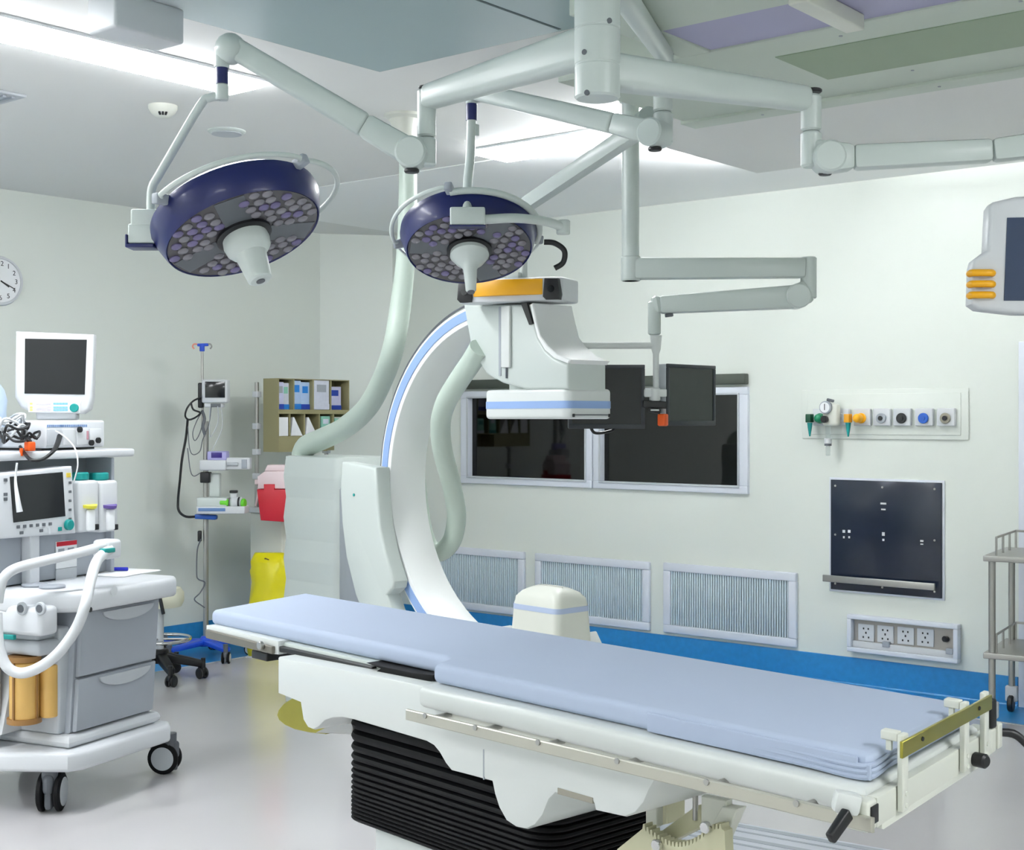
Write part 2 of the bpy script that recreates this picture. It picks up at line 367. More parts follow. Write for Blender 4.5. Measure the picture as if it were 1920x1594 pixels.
# ------------------------------------------------------------------ dark control panel with steel rail
t = thing('flush_control_panel', 'square navy glass control panel set in the wall below the gas outlets', 'control panel', BW, (-3.23, 0, .53))
x0, z1 = BW.pv(1560, 899); x1, z0 = BW.pv(1768, 1122)
part('trim_frame', M().box(x0-.012, x1+.012, -.008, 0, z0-.012, z1+.012, .002), FRAMEW, t)
part('glass_face', M().box(x0, x1, -.018, -.008, z0, z1, .003), NAVYP, t)
for fx in (.045, .48, .94):
    for fz in (.055, .5, .945):
        if (fx, fz) != (.48, .5): part('screw_head', M().cyl((x0+fx*(x1-x0), -.018, z0+fz*(z1-z0)), (0, -1, 0), .006, .003, 10), STEEL, t)
def legend(px, py, w, h):
    u, zz = BW.pv(px, py); part('printed_mark', M().box(u-w/2, u+w/2, -.0195, -.018, zz-h/2, zz+h/2), OFFW, t)
for a in ((1659, 944, .034, .010), (1659, 955, .026, .008), (1585, 996, .016, .016), (1595, 996, .016, .016), (1585, 1007, .010, .012), (1595, 1007, .010, .012),
          (1659, 1001, .016, .020), (1659, 1012, .012, .012), (1731, 1014, .018, .010), (1731, 1020, .016, .006)): legend(*a)
m = M(); ua, za = BW.pv(1551, 1082); ub, zb = BW.pv(1760, 1100); m.box(ua, ub, -.06, -.045, za-.02, za+.018, .003); r = part('equipment_rail', m, STEEL, t)
for k in (.2, .8): part('rail_standoff', M().cyl((ua+k*(ub-ua), -.05, za), (0, 1, 0), .01, .032, 12), STEEL, r)
# ------------------------------------------------------------------ power socket box
t = thing('power_socket_box', 'white framed recessed box with four square power sockets low on the wall', 'socket box', BW, (-3.12, 0, .2))
x0, z1 = BW.pv(1595, 1150); x1, z0 = BW.pv(1802, 1243)
m = M(); f = .025
for a in ((x0, x1, z0, z0+f), (x0, x1, z1-f, z1), (x0, x0+f, z0+f, z1-f), (x1-f, x1, z0+f, z1-f)): m.box(a[0], a[1], -.05, 0, a[2], a[3], .004)
part('box_frame', m, FRAMEW, t)
part('steel_back', M().box(x0+f, x1-f, -.008, 0, z0+f, z1-f), mat('matt_steel', (170, 166, 160), .4, .6), t)
part('lower_ledge', M().box(x0+f, x1-f, -.03, -.008, z0+f, z0+f+.035, .003), OFFW, t)
for px, py in ((1626, 1186), (1662, 1189), (1700, 1192), (1737, 1195)):
    u, zz = BW.pv(px, py); w = .048
    o = part('socket_plate', M().box(u-w, u+w, -.016, -.008, zz-w, zz+w, .004), OFFW, t)
    m = M()
    for dx in (-.014, .014): m.box(u+dx-.004, u+dx+.004, -.0175, -.016, zz+.018, zz+.028)
    m.box(u-.004, u+.004, -.0175, -.016, zz-.006, zz+.006)
    for dx in (-.016, .016): m.box(u+dx-.004, u+dx+.004, -.0175, -.016, zz-.03, zz-.02)
    part('pin_holes', m, BLACK, o)
u, zz = BW.pv(1777, 1198); part('earth_terminal', M().cyl((u, -.008, zz), (-.2, -1, .1), .016, .03, 14, bev=.003), BLACK, t)
for px, py in ((1666, 1216), (1785, 1224)):
    u, zz = BW.pv(px, py); part('cable_gland', M().box(u-.02, u+.02, -.04, -.008, z0+f+.02, z0+f+.05, .003), GREYP, t)
# ------------------------------------------------------------------ ceiling
def ceiling_light(x0, x1, y0, y1, label, vis=True, e=GLOW):
    t = thing('ceiling_light', label, 'ceiling light', WORLD, ((x0+x1)/2, (y0+y1)/2, CH), 'recessed ceiling lights')
    m = M(); f = .018
    for a in ((x0-f, x1+f, y0-f, y0), (x0-f, x1+f, y1, y1+f), (x0-f, x0, y0, y1), (x1, x1+f, y0, y1)): m.box(a[0], a[1], a[2], a[3], CH-.012, CH, .002)
    part('light_frame', m, OFFW, t)
    part('light_diffuser', M().box(x0, x1, y0, y1, CH-.035, CH, .003), e, t)
ceiling_light(-4.40, -4.20, .9, 3.55, 'long lit ceiling panel at the upper left above the first surgical lamp')
ceiling_light(-4.465, -3.74, 5.13, 5.38, 'lit ceiling panel behind the surgical lamps, nearer the back wall')
for x, y in ((-6.2, .2), (-4.3, -1.4), (-.6, -1.2), (1.2, 2.4)):
    ceiling_light(x-.16, x+.16, y-.75, y+.75, {-6.2: 'ceiling light panel near the left wall, behind the camera', -4.3: 'ceiling light panel by the front wall on the left', -.6: 'ceiling light panel by the front wall on the right', 1.2: 'ceiling light panel by the right wall'}[x])
struct('trim_3', M().box(-3.40, XR, 4.74, 6.05, 2.725, 2.74, .002), CEIL)
struct('ceiling_lit_panel', M().box(-6.9, XR, 5.40, YB, CH-.006, CH, .001), CEILLIT)  # panel added; its whiter colour stands in for light on this ceiling
t = thing('cove_light', 'light strip lying in the ceiling cove above the back wall soffit', 'light strip', WORLD, (-1, 5.97, 2.74))
m = M(); m.box(-3.32, XR-.1, 5.95, 5.99, 2.7405, 2.756); part('light_strip', m, GLOWC, t)
m = M(); m.box(-3.385, -3.34, 5.0, 6.0, 2.7405, 2.756); part('light_strip', m, GLOWD, t)
m = M(); m.box(-3.69, -1.2, .6, 3.69, CH-.028, CH, .004)
t = thing('laminar_flow_panel', 'large blue grey laminar airflow panel in the ceiling over the table', 'air panel', WORLD, (-2.4, 2, CH))
part('panel_face', m, LAMI, t)
m = M(); m.box(-2.82, -2.808, .6, 3.67, CH-.0295, CH-.028)
for a in ((-3.712, -3.69, .6, 3.712), (-3.712, -1.2, 3.69, 3.712)): m.box(a[0], a[1], a[2], a[3], CH-.02, CH, .002)
part('panel_joint', m, DARKL, t)
t = thing('smoke_detector', 'cream dome smoke detector on the ceiling left of the first lamp arm', 'smoke detector', WORLD, (-4.89, 3.58, CH))
m = M(); m.lathe([(0, 0), (.062, 0), (.062, .014), (.05, .034), (.03, .05), (0, .053)], 28, (-4.89, 3.58, CH), (0, 0, -1)); part('detector_dome', m, CREAM, t)
for k in (-1, 0, 1):
    q = -.632+k*.3; part('detector_slot', M().beam((-4.89+.036*math.cos(q), 3.58+.036*math.sin(q), CH-.045), (-4.89+.05*math.cos(q), 3.58+.05*math.sin(q), CH-.036), .009, .008, r=.001), BLACK, t)
t = thing('ceiling_speaker', 'flat round grey ceiling speaker right of the smoke detector', 'speaker', WORLD, (-5.085, 4.08, CH))
m = M(); m.lathe([(0, 0), (.088, 0), (.088, .006), (.075, .014), (0, .014)], 32, (-5.085, 4.08, CH), (0, 0, -1)); part('speaker_rim', m, PALE, t)
part('speaker_mesh', M().cyl((-5.085, 4.08, CH-.0141), (0, 0, -1), .07, .004, 32), GREYL, t)
t = thing('ceiling_air_vent', 'square grey air vent in the ceiling at the left edge', 'vent', WORLD, (-5.4, 2.9, CH))
m = M(); m.box(-5.62, -5.16, 2.7, 3.1, CH-.012, CH, .003); part('vent_frame', m, GREYL, t)
m = M()
for k in range(9): m.box(-5.59, -5.19, 2.73+k*.04, 2.745+k*.04, CH-.02, CH-.0121)
part('vent_blades', m, GREYP, t)
solo('ceiling_junction_box', M().box(-3.75, -3.60, 2.46, 2.72, 2.70, CH-.03, .01), OFFW, 'white box fixed to the ceiling edge beside the long lit panel', 'ceiling box', WORLD, (-3.67, 2.6, CH))
# ceiling gantry beams at the upper right
GH = 2.68
t = thing('ceiling_gantry', 'pale green cream gantry boxing hanging from the ceiling at the upper right', 'ceiling gantry', WORLD, (-1.5, 3.9, CH))
gx0, gx1 = -2.93, XR-.02
m = M(); m.box(gx0, gx1, 3.81, 4.71, GH, CH, .004); m.box(-2.42, gx1, 3.2, 3.51, GH, CH, .004); m.box(-2.42, -2.31, 3.51, 3.81, GH, CH, .004)
part('gantry_box', m, SAGE, t)
part('purple_channel', M().box(-2.31, gx1, 3.51, 3.81, GH+.008, CH), PURPLE, t)
part('green_strip', M().box(-2.175, gx1, 3.99, 4.365, GH-.003, GH), GREENP, t)
part('edge_flange', M().box(gx0-.01, gx1, 4.62, 4.73, GH-.012, GH+.02, .003), SAGE, t)
bx = WORLD.ph(1578, 22, GH)
m = M(); m.box(bx[0]-.03, bx[0]+.03, 3.40, 3.76, GH-.04, GH+.008, .006); part('cross_bracket', m, CREAM, t)
for x in (-1.9, -1.35, -.8, -2.6):
    for y in (3.9, 4.44, 4.67): part('screw_head', M().cyl((x, y, GH-.0121 if y > 4.6 else GH), (0, 0, -1), .006, .002, 8), GREYP, t)
# ------------------------------------------------------------------ wall clock
LW = Frame((XL, 0), SS, CC)
u, zz = LW.pv(-3, 527)
t = thing('wall_clock', 'round white wall clock cut by the left edge of the view', 'clock', LW, (u, 0, zz))
m = M(); m.lathe([(0, 0), (.142, 0), (.146, .012), (.14, .03), (.128, .032), (.126, .02), (0, .02)], 48, (u, 0, zz), (0, -1, 0)); part('clock_case', m, OFFW, t)
part('clock_face', M().cyl((u, -.02, zz), (0, -1, 0), .126, .003, 48), PAPER, t)
m = M()
for k in range(1, 13):
    a = pi/2-k*pi/6; m.text(str(k), .04, (u+math.cos(a)*.1, -.0235, zz+math.sin(a)*.1), (1, 0, 0), (0, 0, 1))
part('clock_numerals', m, BLACK, t)
def hand(a, L, w): return M().beam((u, -.026, zz), (u+math.cos(a)*L, -.026, zz+math.sin(a)*L), .002, w, r=0)
part('hour_hand', hand(pi/2-4.05*pi/6, .062, .008), BLACK, t); part('minute_hand', hand(pi/2-3.85*pi/6, .1, .005), BLACK, t)
# ================================================================== CEILING BOOM AND SURGICAL LIGHTS
HZ = 3.4
hub = at(1120, 100, HZ); hub.z = 0
def hb(py, z=HZ): return H0-(py-CY)*z/F
t = thing('boom_hub', 'thick pale ceiling column that carries the lamp and screen arms', 'ceiling column', WORLD, (hub.x, hub.y, CH))
m = M(); R = .057
m.lathe([(0, hb(186)), (R*.9, hb(186)), (R, hb(182)), (R, hb(126)), (R*.97, hb(124.5)), (R*.97, hb(122)), (R, hb(120.5)), (R, hb(58)), (R*.97, hb(56.5)), (R*.97, hb(54)), (R, hb(52.5)), (R, hb(0)+.1), (R, CH-.05), (0, CH-.05)], 40, (hub.x, hub.y, 0))
part('hub_column', m, BOOM, t)
m = M(); m.lathe([(0, CH), (.15, CH), (.15, CH-.02), (.08, CH-.06), (R, CH-.075), (0, CH-.075)], 40, (hub.x, hub.y, 0)); part('ceiling_rosette', m, BOOM, t)
for px, py in ((1146, 37), (1089, 95), (1097, 172)):
    p = at(px, py, HZ-.058); p2 = p-Vector((hub.x, hub.y, p.z)); p2.normalize(); q = Vector((hub.x, hub.y, p.z))+p2*(R-.003)
    part('cap_screw', M().cyl(q, p2, .007, .005, 10), GREYD, t)
def post(m, top, bot, r, seam=.62):
    L = (top-bot).length; mid = bot+(top-bot)*(1-seam)
    m.cyl(bot, (0, 0, 1), r*1.02, (mid-bot).length-.002, 24, bev=.006); m.cyl(mid, (0, 0, 1), r, L*seam, 24, bev=.006); return m
def spring_arm(t, a, b, ha, hbb, side):
    """parallelogram arm with a round knuckle at a and a narrower far end at b"""
    m = M(); d = (b-a).normalized(); k = a+d*.16; m2 = a+d*.07
    m.beam(a, k, .075, ha*1.0, .06, hbb, r=.012); m.beam(k-d*.002, b, .06, hbb, .055, hbb*.92, r=.012, seg=3)
    sd = d.cross(Vector((0, 0, 1))).normalized()
    m.cyl(a-sd*.042, sd, ha*.58, .084, 28, bev=.006)
    part('spring_arm', m, BOOM, t)
    p = at(*side) if side else a
    part('arm_joint_cap', M().cyl(a+Vector((0, 0, -ha*.56)), (0, 0, -1), .022, .012, 16, bev=.003), BLACK, t)
def arm(t, a, b, w0, h0, w1, h1, name='extension_arm'):
    part(name, M().beam(a, b, w0, h0, w1, h1, r=.02, seg=4), BOOM, t)
def lamp_head(t, c, n, Rr, roll, seed, gaps, handle_style):
    n = Vector(n).normalized(); rot = Vector((0, 0, 1)).rotation_difference(n).to_matrix()
    ex = rot @ Vector((1, 0, 0)); ey = rot @ Vector((0, 1, 0))
    def P(r, a, h=0): return c+ex*(r*math.cos(a))+ey*(r*math.sin(a))+n*h
    m = M(); m.lathe([(0, -.118), (Rr*.5, -.116), (Rr*.93, -.098), (Rr*.99, -.085), (Rr, -.066), (Rr*.93, -.01), (Rr*.905, .002), (Rr*.89, -.004), (0, -.004)], 64, c, n)
    shell = part('lamp_shell', m, NAVY, t)
    part('lamp_face', M().cyl(P(0, 0, -.004), n, Rr*.885, .003, 64), LENSG, shell)
    for g in gaps: # dark segments between the lens clusters
        m = M(); m.prism([(.085*math.cos(g-.5), .085*math.sin(g-.5)), (Rr*.87*math.cos(g-.2), Rr*.87*math.sin(g-.2)), (Rr*.87*math.cos(g+.2), Rr*.87*math.sin(g+.2)), (.085*math.cos(g+.5), .085*math.sin(g+.5))], -.001, .0005, 'h',
                mtx=Matrix.Translation(c) @ rot.to_4x4())
        part('lens_divider', m, GREYD, shell)
    rnd = random.Random(seed); pts = []; s = .042*Rr/.27
    for i in range(-8, 9):
        for j in range(-8, 9):
            x = (i+.5*(j % 2))*s; y = j*s*.866; r = math.hypot(x, y)
            if r < Rr*.40 or r > Rr*.83: continue
            a = math.atan2(y, x)
            if any(abs((a-g+pi) % (2*pi)-pi) < .2 for g in gaps): continue
            x += rnd.uniform(-.004, .004); y += rnd.uniform(-.004, .004); pts.append((x, y))
    proto = {}
    for x, y in pts:
        v = rnd.random() < .3; q = c+ex*x+ey*y-n*.001; k = 'v' if v else 'p'
        if k not in proto:
            mb = M(); mb.lathe([(0, 0), (.017*Rr/.27, 0), (.017*Rr/.27, .003), (.012*Rr/.27, .007), (0, .009)], 16, q, n); o = part('led_lens', mb, LEDV if v else LED, shell); proto[k] = (o, q)
        else:
            o = proto[k][0].copy(); COL.objects.link(o); o.parent = shell
            d = q-proto[k][1]; o.location = proto[k][0].location+d
    # sterile handle
    m = M(); m.lathe([(0, -.002), (.088*Rr/.27, -.002), (.088*Rr/.27, .008), (.078*Rr/.27, .012), (0, .012)], 40, c, n); part('handle_base', m, BLACK, t)
    m = M(); m.lathe([(0, .01), (.066, .01), (.069, .03), (.065, .05), (.055, .062), (.046, .07), (.043, .09), (.035, .152), (.029, .157), (0, .157)] if handle_style else
                     [(0, .01), (.066, .01), (.068, .026), (.06, .036), (.05, .05), (.034, .062), (.024, .08), (.018, .165), (.012, .172), (0, .172)], 40, c, n); hd = part('sterile_handle', m, PALE, t)
    part('handle_tip', M().cyl(P(0, 0, .1725 if not handle_style else .1575), n, .013, .002, 20), GREYD, hd)
    # tubular grip rail round the shell and its clamps
    return P, ex, ey, n, Rr
def rail(t, P, Rr, a0, a1, h=-.08, r=.0075, k=1.12):
    m = M(); m.tube([P(Rr*k*(1 if 0 < i < 24 else .93), a0+(a1-a0)*i/24, h) for i in range(25)], r, 10); part('grip_rail', m, PALE, t)
    for a in (a0, a1):
        part('rail_clamp', M().beam(P(Rr*.97, a, h), P(Rr*1.15, a, h), .026, .03, r=.005), GREYP, t)
NX = lambda x, y, z: CC*x-SS*z
def camvec(x, up, z): return W(x, z, up)
# ---- lamp on the left
zl = 3.97
c1 = at(457, 440, zl)
t = thing('surgical_light', 'navy surgical lamp on the left, tilted, hanging on a long jointed arm', 'surgical lamp', WORLD, (hub.x, hub.y, 2.44), 'surgical lamps')
z1 = 3.97; e1 = at(800, 183, z1); h1 = e1.z
arm(t, Vector((hub.x, hub.y, h1)), e1, .075, .10, .06, .07)
m = M(); post(m, at(800, 168, z1), at(800, 312, z1), .027); m.beam(at(800, 283, z1), at(775, 287, z1), .06, .08, r=.01); part('elbow_post', m, BOOM, t)
part('post_cap', M().cyl(at(800, 167, z1), (0, 0, 1), .024, .008, 20, bev=.003), BLACK, t)
spring_arm(t, at(772, 288, z1-.03), at(432, 86, zl), .078, .068, None)
m = M(); p = at(432, 92, zl); m.ball(p, .046, 1, 1, 1); m.cyl(at(416, 128, zl), (0, 0, 1), .022, at(416, 92, zl).z-at(416, 128, zl).z, 20, bev=.004); m.beam(at(434, 90, zl), at(414, 104, zl), .05, .07, r=.02); part('arm_head', m, BOOM, t)
part('navy_collar', M().cyl(at(416, 158, zl), (0, 0, 1), .0185, at(416, 126, zl).z-at(416, 158, zl).z, 24), NAVY, t)
m = M(); m.cyl(at(416, 188, zl), (0, 0, 1), .0195, at(416, 158, zl).z-at(416, 188, zl).z, 24, bev=.003)
m.tube([at(412, 181, zl), at(392, 184, zl), at(374, 200, zl), at(300, 325, zl), at(286, 350, zl), at(283, 372, zl), at(283, 400, zl)], .0125, 14, 5); part('yoke_tube', m, PALE, t)
P, ex, ey, n, Rr = lamp_head(t, c1, camvec(.365, -.884, -.291), .252, 0, 3, [1.9, 4.0, 5.9], 1)
m = M(); m.box(-.055, .045, -.04, .04, -.024, .024, .006, mtx=Matrix.Translation(at(287, 411, zl)) @ Matrix.Rotation(YAW, 4, 'Z')); part('yoke_block', m, PALE, t)
m = M(); m.box(-.04, .06, -.04, .04, -.028, .028, .006, mtx=Matrix.Translation(at(272, 441, zl)) @ Matrix.Rotation(YAW, 4, 'Z')); part('hinge_block', m, PALE, t)
m = M(); m.box(-.045, .035, -.042, .042, -.04, -.029, .003, mtx=Matrix.Translation(at(272, 441, zl)) @ Matrix.Rotation(YAW, 4, 'Z')); m.box(-.047, -.0401, -.042, .042, -.04, -.002, .003, mtx=Matrix.Translation(at(272, 441, zl)) @ Matrix.Rotation(YAW, 4, 'Z')); part('hinge_trim', m, NAVY, t)
def proj(v):
    x = CC*v.x+SS*v.y; z = -SS*v.x+CC*v.y; return CX+F*x/z, CY-(v.z-H0)*F/z
def ang_of(P, Rr, px, py, k=1.12, h=-.08): # angle on the lamp rim nearest a surveyed point
    return min((pi*2*i/720 for i in range(720)), key=lambda a: (proj(P(Rr*k, a, h))[0]-px)**2+(proj(P(Rr*k, a, h))[1]-py)**2)
    d = at(px, py, z)-c; return math.atan2(d.dot(ey), d.dot(ex))
A = [ang_of(P, Rr, x, y) for x, y in ((312, 392), (566, 312), (606, 425))]
def arc(a, b):
    d = (b-a+pi) % (2*pi)-pi; return a, a+d
rail(t, P, Rr, *arc(A[0], A[1])); a_, b_ = arc(A[1], A[2]); m = M(); m.tube([P(Rr*(1.1+.14*math.sin(pi*i/20)), a_+(b_-a_)*i/20, -.08) for i in range(21)], .008, 10); part('bow_handle', m, PALE, t)
# ---- lamp in the middle
z2 = 4.35; zm = 4.75
c2 = at(880, 468, zm)
t = thing('surgical_light', 'navy surgical lamp in the middle, seen from below in front of the scanner arm', 'surgical lamp', WORLD, (hub.x, hub.y, 2.6), 'surgical lamps')
e2 = at(1250, 110, z2)
arm(t, Vector((hub.x, hub.y, e2.z)), e2, .06, .075, .05, .06)
m = M(); post(m, at(1243, 108, z2), at(1243, 272, z2), .031); m.beam(at(1243, 250, z2), at(1228, 253, z2), .06, .07, r=.01); part('elbow_post', m, BOOM, t)
part('post_cap', M().cyl(at(1254, 104, z2), (0, 0, 1), .016, .008, 16, bev=.003), BLACK, t)
spring_arm(t, at(1228, 250, z2-.03), at(892, 172, zm), .078, .066, None)
m = M(); m.beam(at(905, 178, zm), at(876, 176, zm), .05, .055, r=.015); m.cyl(at(884, 196, zm), (0, 0, 1), .02, .05, 20, bev=.004); part('arm_head', m, BOOM, t)
part('navy_collar', M().cyl(at(884, 226, zm), (0, 0, 1), .0195, at(884, 195, zm).z-at(884, 226, zm).z, 24), NAVY, t)
zf = zm-.2
m = M(); m.tube([at(884, 224, zm), at(881, 300, zm-.02), at(877, 345, zm-.1), at(876, 395, zf)], .0165, 14, 5); m.box(-.006, .006, -.01, .01, -.02, .02, .002, mtx=Matrix.Translation(at(893, 244, zm))); part('yoke_tube', m, PALE, t)
P, ex, ey, n, Rr = lamp_head(t, c2, camvec(.047, -.889, -.444), .24, 0, 9, [pi/2+.2, pi/2+2.3, pi/2-1.9], 0)
mt = Matrix.Translation(at(877, 407, zf)) @ Matrix.Rotation(YAW, 4, 'Z')
part('hinge_block', M().box(-.058, .058, -.03, .03, -.03, .03, .006, mtx=mt), PALE, t)
part('hinge_trim', M().box(-.06, .06, -.033, .03, -.036, -.0301, .002, mtx=mt), NAVY, t)
m = M(); m.tube([at(905, 412, zf), at(960, 409, zf+.02), at(1010, 413, zf+.08), at(1040, 420, zf+.12), at(1056, 428, zf+.15)], .016, 12, 5); part('side_yoke', m, PALE, t)
part('yoke_end', M().cyl(at(1056, 440, zf+.15), (0, 0, 1), .024, .05, 16, bev=.004), PALE, t)
A = [ang_of(P, Rr, x, y) for x, y in ((740, 460), (842, 362), (1018, 452))]
rail(t, P, Rr, *arc(A[0], A[1]))
m = M(); cc2 = arc(A[1], A[2]); m.tube([P(Rr*1.03, cc2[0]+(cc2[1]-cc2[0])*i/20, -.07) for i in range(21)], .012, 10); part('rear_rim_tube', m, PALE, t)
aL = A[0]; aB = ang_of(P, Rr, 800, 515); rail(t, P, Rr*.99, *arc(aL, aB), r=.005)
aR = A[2]; aB = ang_of(P, Rr, 975, 512); rail(t, P, Rr*.99, *arc(aR, aB), r=.005)
m = M(); m.tube([at(1020, 454, zm), at(1040, 456, zm), at(1058, 470, zm), at(1056, 492, zm), at(1040, 503, zm)], .010, 10, 6); part('lamp_cable', m, BLACK, t)
# ---- monitor on the right
z3 = 3.71; e3 = at(1517, 186, z3)
t = thing('ceiling_monitor', 'white housed monitor with three yellow grips cut by the right edge', 'monitor', WORLD, (hub.x, hub.y, 2.37), None)
arm(t, Vector((hub.x, hub.y, e3.z)), e3, .08, .09, .055, .066)
m = M(); post(m, at(1521, 178, z3), at(1521, 314, z3), .0275, .5); m.beam(at(1521, 288, z3), at(1548, 290, z3), .06, .07, r=.01); part('elbow_post', m, BOOM, t)
part('post_cap', M().cyl(at(1524, 174, z3), (0, 0, 1), .025, .01, 20, bev=.003), BLACK, t)
zr = 3.62
m = M(); a = at(1552, 296, z3-.02); k = at(1600, 296, z3-.02); mid = at(1860, 283, zr+.03); b = at(2030, 262, zr)
m.cyl(a-camvec(0, 0, .04), camvec(0, 0, 1), .043, .08, 28, bev=.006); m.beam(a, k, .075, .085, .06, .066, r=.012); m.beam(k, mid, .06, .066, .055, .06, r=.012); m.beam(mid, b, .055, .06, .06, .07, r=.012)
part('spring_arm', m, BOOM, t)
part('arm_joint_cap', M().cyl(at(1547, 322, z3), (0, 0, -1), .018, .01, 16, bev=.003), BLACK, t)
m = M(); m.cyl(at(2030, 385, zr), (0, 0, 1), .024, at(2030, 240, zr).z-at(2030, 385, zr).z, 20, bev=.004); part('drop_post', m, BOOM, t)
MR = Frame(at(2000, 480, zr-.03), 1, -.12); p0 = MR.o
def mr(px, py): return MR.pv(px, py, 0)
x0 = mr(1845, 0)[0]; xL = mr(1816, 0)[0]
T2 = thing('x', 'x', 'x', MR)  # frame helper object, removed below
def mr_poly(L): return [mr(*p) for p in L]
poly = mr_poly([(1816, 572), (1818, 505), (1822, 490), (1846, 472), (1850, 392), (1857, 382), (1900, 372), (2100, 368), (2110, 378), (2110, 580), (2100, 590), (1900, 590), (1830, 582)])
BASE[T2] = BASE[T2]
hs = part('monitor_housing', M().prism(poly, -.035, .05, 'v', .012, 3), OFFW, T2)
sp = mr_poly([(1876, 566), (1882, 412), (2080, 408), (2080, 566)])
sc = part('monitor_screen', M().prism(sp, -.038, -.03, 'v', .001, 1), mat('slate_blue_screen', (52, 66, 92), .15, noise=.2, nscale=3), T2)
gr = []
for y in (515, 535.5, 556):
    a = mr(1818, y); b = mr(1855, y); m = M(); m.tube([(a[0]-.004, -.02, a[1]), (a[0], -.045, a[1]), (b[0]-.008, -.047, b[1]), (b[0], -.034, b[1])], .0095, 10, 3); gr.append(part('yellow_grip', m, YEL, T2))
for o in [hs, sc]+gr:
    o.parent = t; o.location = MR.wld((0, 0, 0))-Vector(BASE[t][1]); o.rotation_euler = (0, 0, MR.ang)
bpy.data.objects.remove(T2)
# ---- optical tracking camera on its own spring arm
z4 = 4.45; zc_ = 5.08
t = thing('tracking_camera', 'white two-lens tracking camera with a yellow front under the middle lamp', 'tracking camera', WORLD, at(975, 540, zc_), None)
m = M(); pk = at(1214, 222, z4)
m.cyl(pk-camvec(0, 0, .03), camvec(0, 0, 1), .034, .06, 24, bev=.004)
m.beam(pk, at(1190, 250, z4+.03), .05, .075, .05, .06, r=.012); m.beam(at(1200, 240, z4+.02), at(985, 385, zc_+.05), .05, .062, .045, .056, r=.012); part('spring_arm', m, BOOM, t)
m = M(); m.cyl(at(982, 520, zc_+.05), (0, 0, 1), .015, at(982, 380, zc_+.05).z-at(982, 520, zc_+.05).z, 16); part('drop_rod', m, PALE, t)
part('arm_bracket', M().cyl(at(1214, 222, z4)+camvec(.02, 0, -.02), camvec(1, 0, -.2), .03, .045, 16, bev=.003), BOOM, t)
TC = Frame(at(955, 540, zc_), .88, -.36)
def tcp(L, v=0): return [TC.pv(x, y, v) for x, y in L]
def reparent(o, T):
    o.parent = T; o.location = TC.wld((0, 0, 0))-Vector(BASE[T][1]); o.rotation_euler = (0, 0, TC.ang)
T2 = bpy.data.objects.new('x', None); COL.objects.link(T2); place(T2, TC, (0, 0, 0))
u0 = TC.pv(858, 540)[0]; u1 = TC.pv(1052, 540)[0]; uy0 = TC.pv(889, 540)[0]; uy1 = TC.pv(1018, 540)[0]
zt = TC.pv(950, 524)[1]; zb = TC.pv(950, 566)[1]; zb2 = zb+.0
L = []
m = M(); m.prism([(u0+.05, -.004), (u1-.05, -.004), (u1, .02), (u1+.004, .175), (u1-.015, .19), (u0+.16, .19), (u0+.02, .10), (u0, .07), (u0, .02)], zb, zt+.004, 'h', .008, 2); L.append(part('camera_body', m, OFFW, T2))
bow = [(uy0+(uy1-uy0)*k/10, -.006-.028*math.sin(pi*k/10)) for k in range(11)]+[(uy1, .02), (uy0, .02)]
m = M(); m.prism(bow, zb+.022, zt-.003, 'h', .003, 2); L.append(part('yellow_front', m, YEL, T2))
for a, b in ((u0+.002, uy0-.003), (uy1+.003, u1-.002)):
    hx = M().prism([(a, zb+.014), (a+.012, zb+.002), (b-.004, zb+.002), (b, zb+.02), (b-.008, zt-.004), (a+.006, zt-.002)], -.012, .03, 'v', .003, 2); o = part('lens_hood', hx, BLACK, T2); L.append(o)
    q = part('camera_lens', M().cyl(((a+b)/2, -.0121, (zb+zt)/2), (0, -1, 0), .013, .003, 20), SCREEN, o)
L.append(part('mount_block', M().box((u0+u1)/2-.02, (u0+u1)/2+.03, .03, .10, zt+.0041, zt+.03, .004), PALE, T2))
for o in L: reparent(o, t)
bpy.data.objects.remove(T2)
# ---- twin monitor boom on the slender column
zb = 5.3
t = thing('monitor_boom', 'slim ceiling column and stepped arms carrying the twin dark monitors', 'monitor arm', WORLD, at(1180, 135, zb), None)
m = M(); a = at(1180, 136, zb); a.z = CH; b = at(1182, 527, zb); m.cyl(Vector((b.x, b.y, b.z)), (0, 0, 1), .034, CH-b.z, 24, bev=.004); part('ceiling_column', m, BOOM, t)
m = M(); m.lathe([(0, 0), (.10, 0), (.09, .03), (.055, .09), (.042, .12), (0, .12)], 32, Vector((b.x, b.y, CH)), (0, 0, -1)); part('ceiling_flange', m, BOOM, t)
m = M(); m.cyl(at(1183, 527, zb), (0, 0, 1), .039, .095, 24, bev=.004); m.beam(at(1186, 504, zb), at(1508, 503, zb), .075, .082, .075, .075, r=.01); part('upper_arm', m, BOOM, t)
m = M(); m.cyl(at(1516, 560, zb), (0, 0, 1), .031, at(0, 482, zb).z-at(0, 560, zb).z, 24, bev=.005); m.cyl(at(1494, 556, zb)-camvec(0, 0, .045), camvec(0, 0, 1), .048, .09, 28, bev=.005); m.beam(at(1516, 545, zb), at(1494, 556, zb), .07, .09, r=.015)
part('elbow_joint', m, BOOM, t)
m = M(); m.beam(at(1490, 557, zb), at(1236, 572, zb), .07, .09, .065, .068, r=.012); part('lower_arm', m, BOOM, t)
m = M(); m.beam(at(1240, 570, zb), at(1222, 574, zb), .06, .072, r=.02); m.cyl(at(1227, 628, zb), (0, 0, 1), .025, at(0, 565, zb).z-at(0, 628, zb).z, 20, bev=.006); part('drop_elbow', m, BOOM, t)
part('latch', M().beam(at(1247, 592, zb), at(1262, 590, zb), .02, .014, r=.003), GREYD, t)
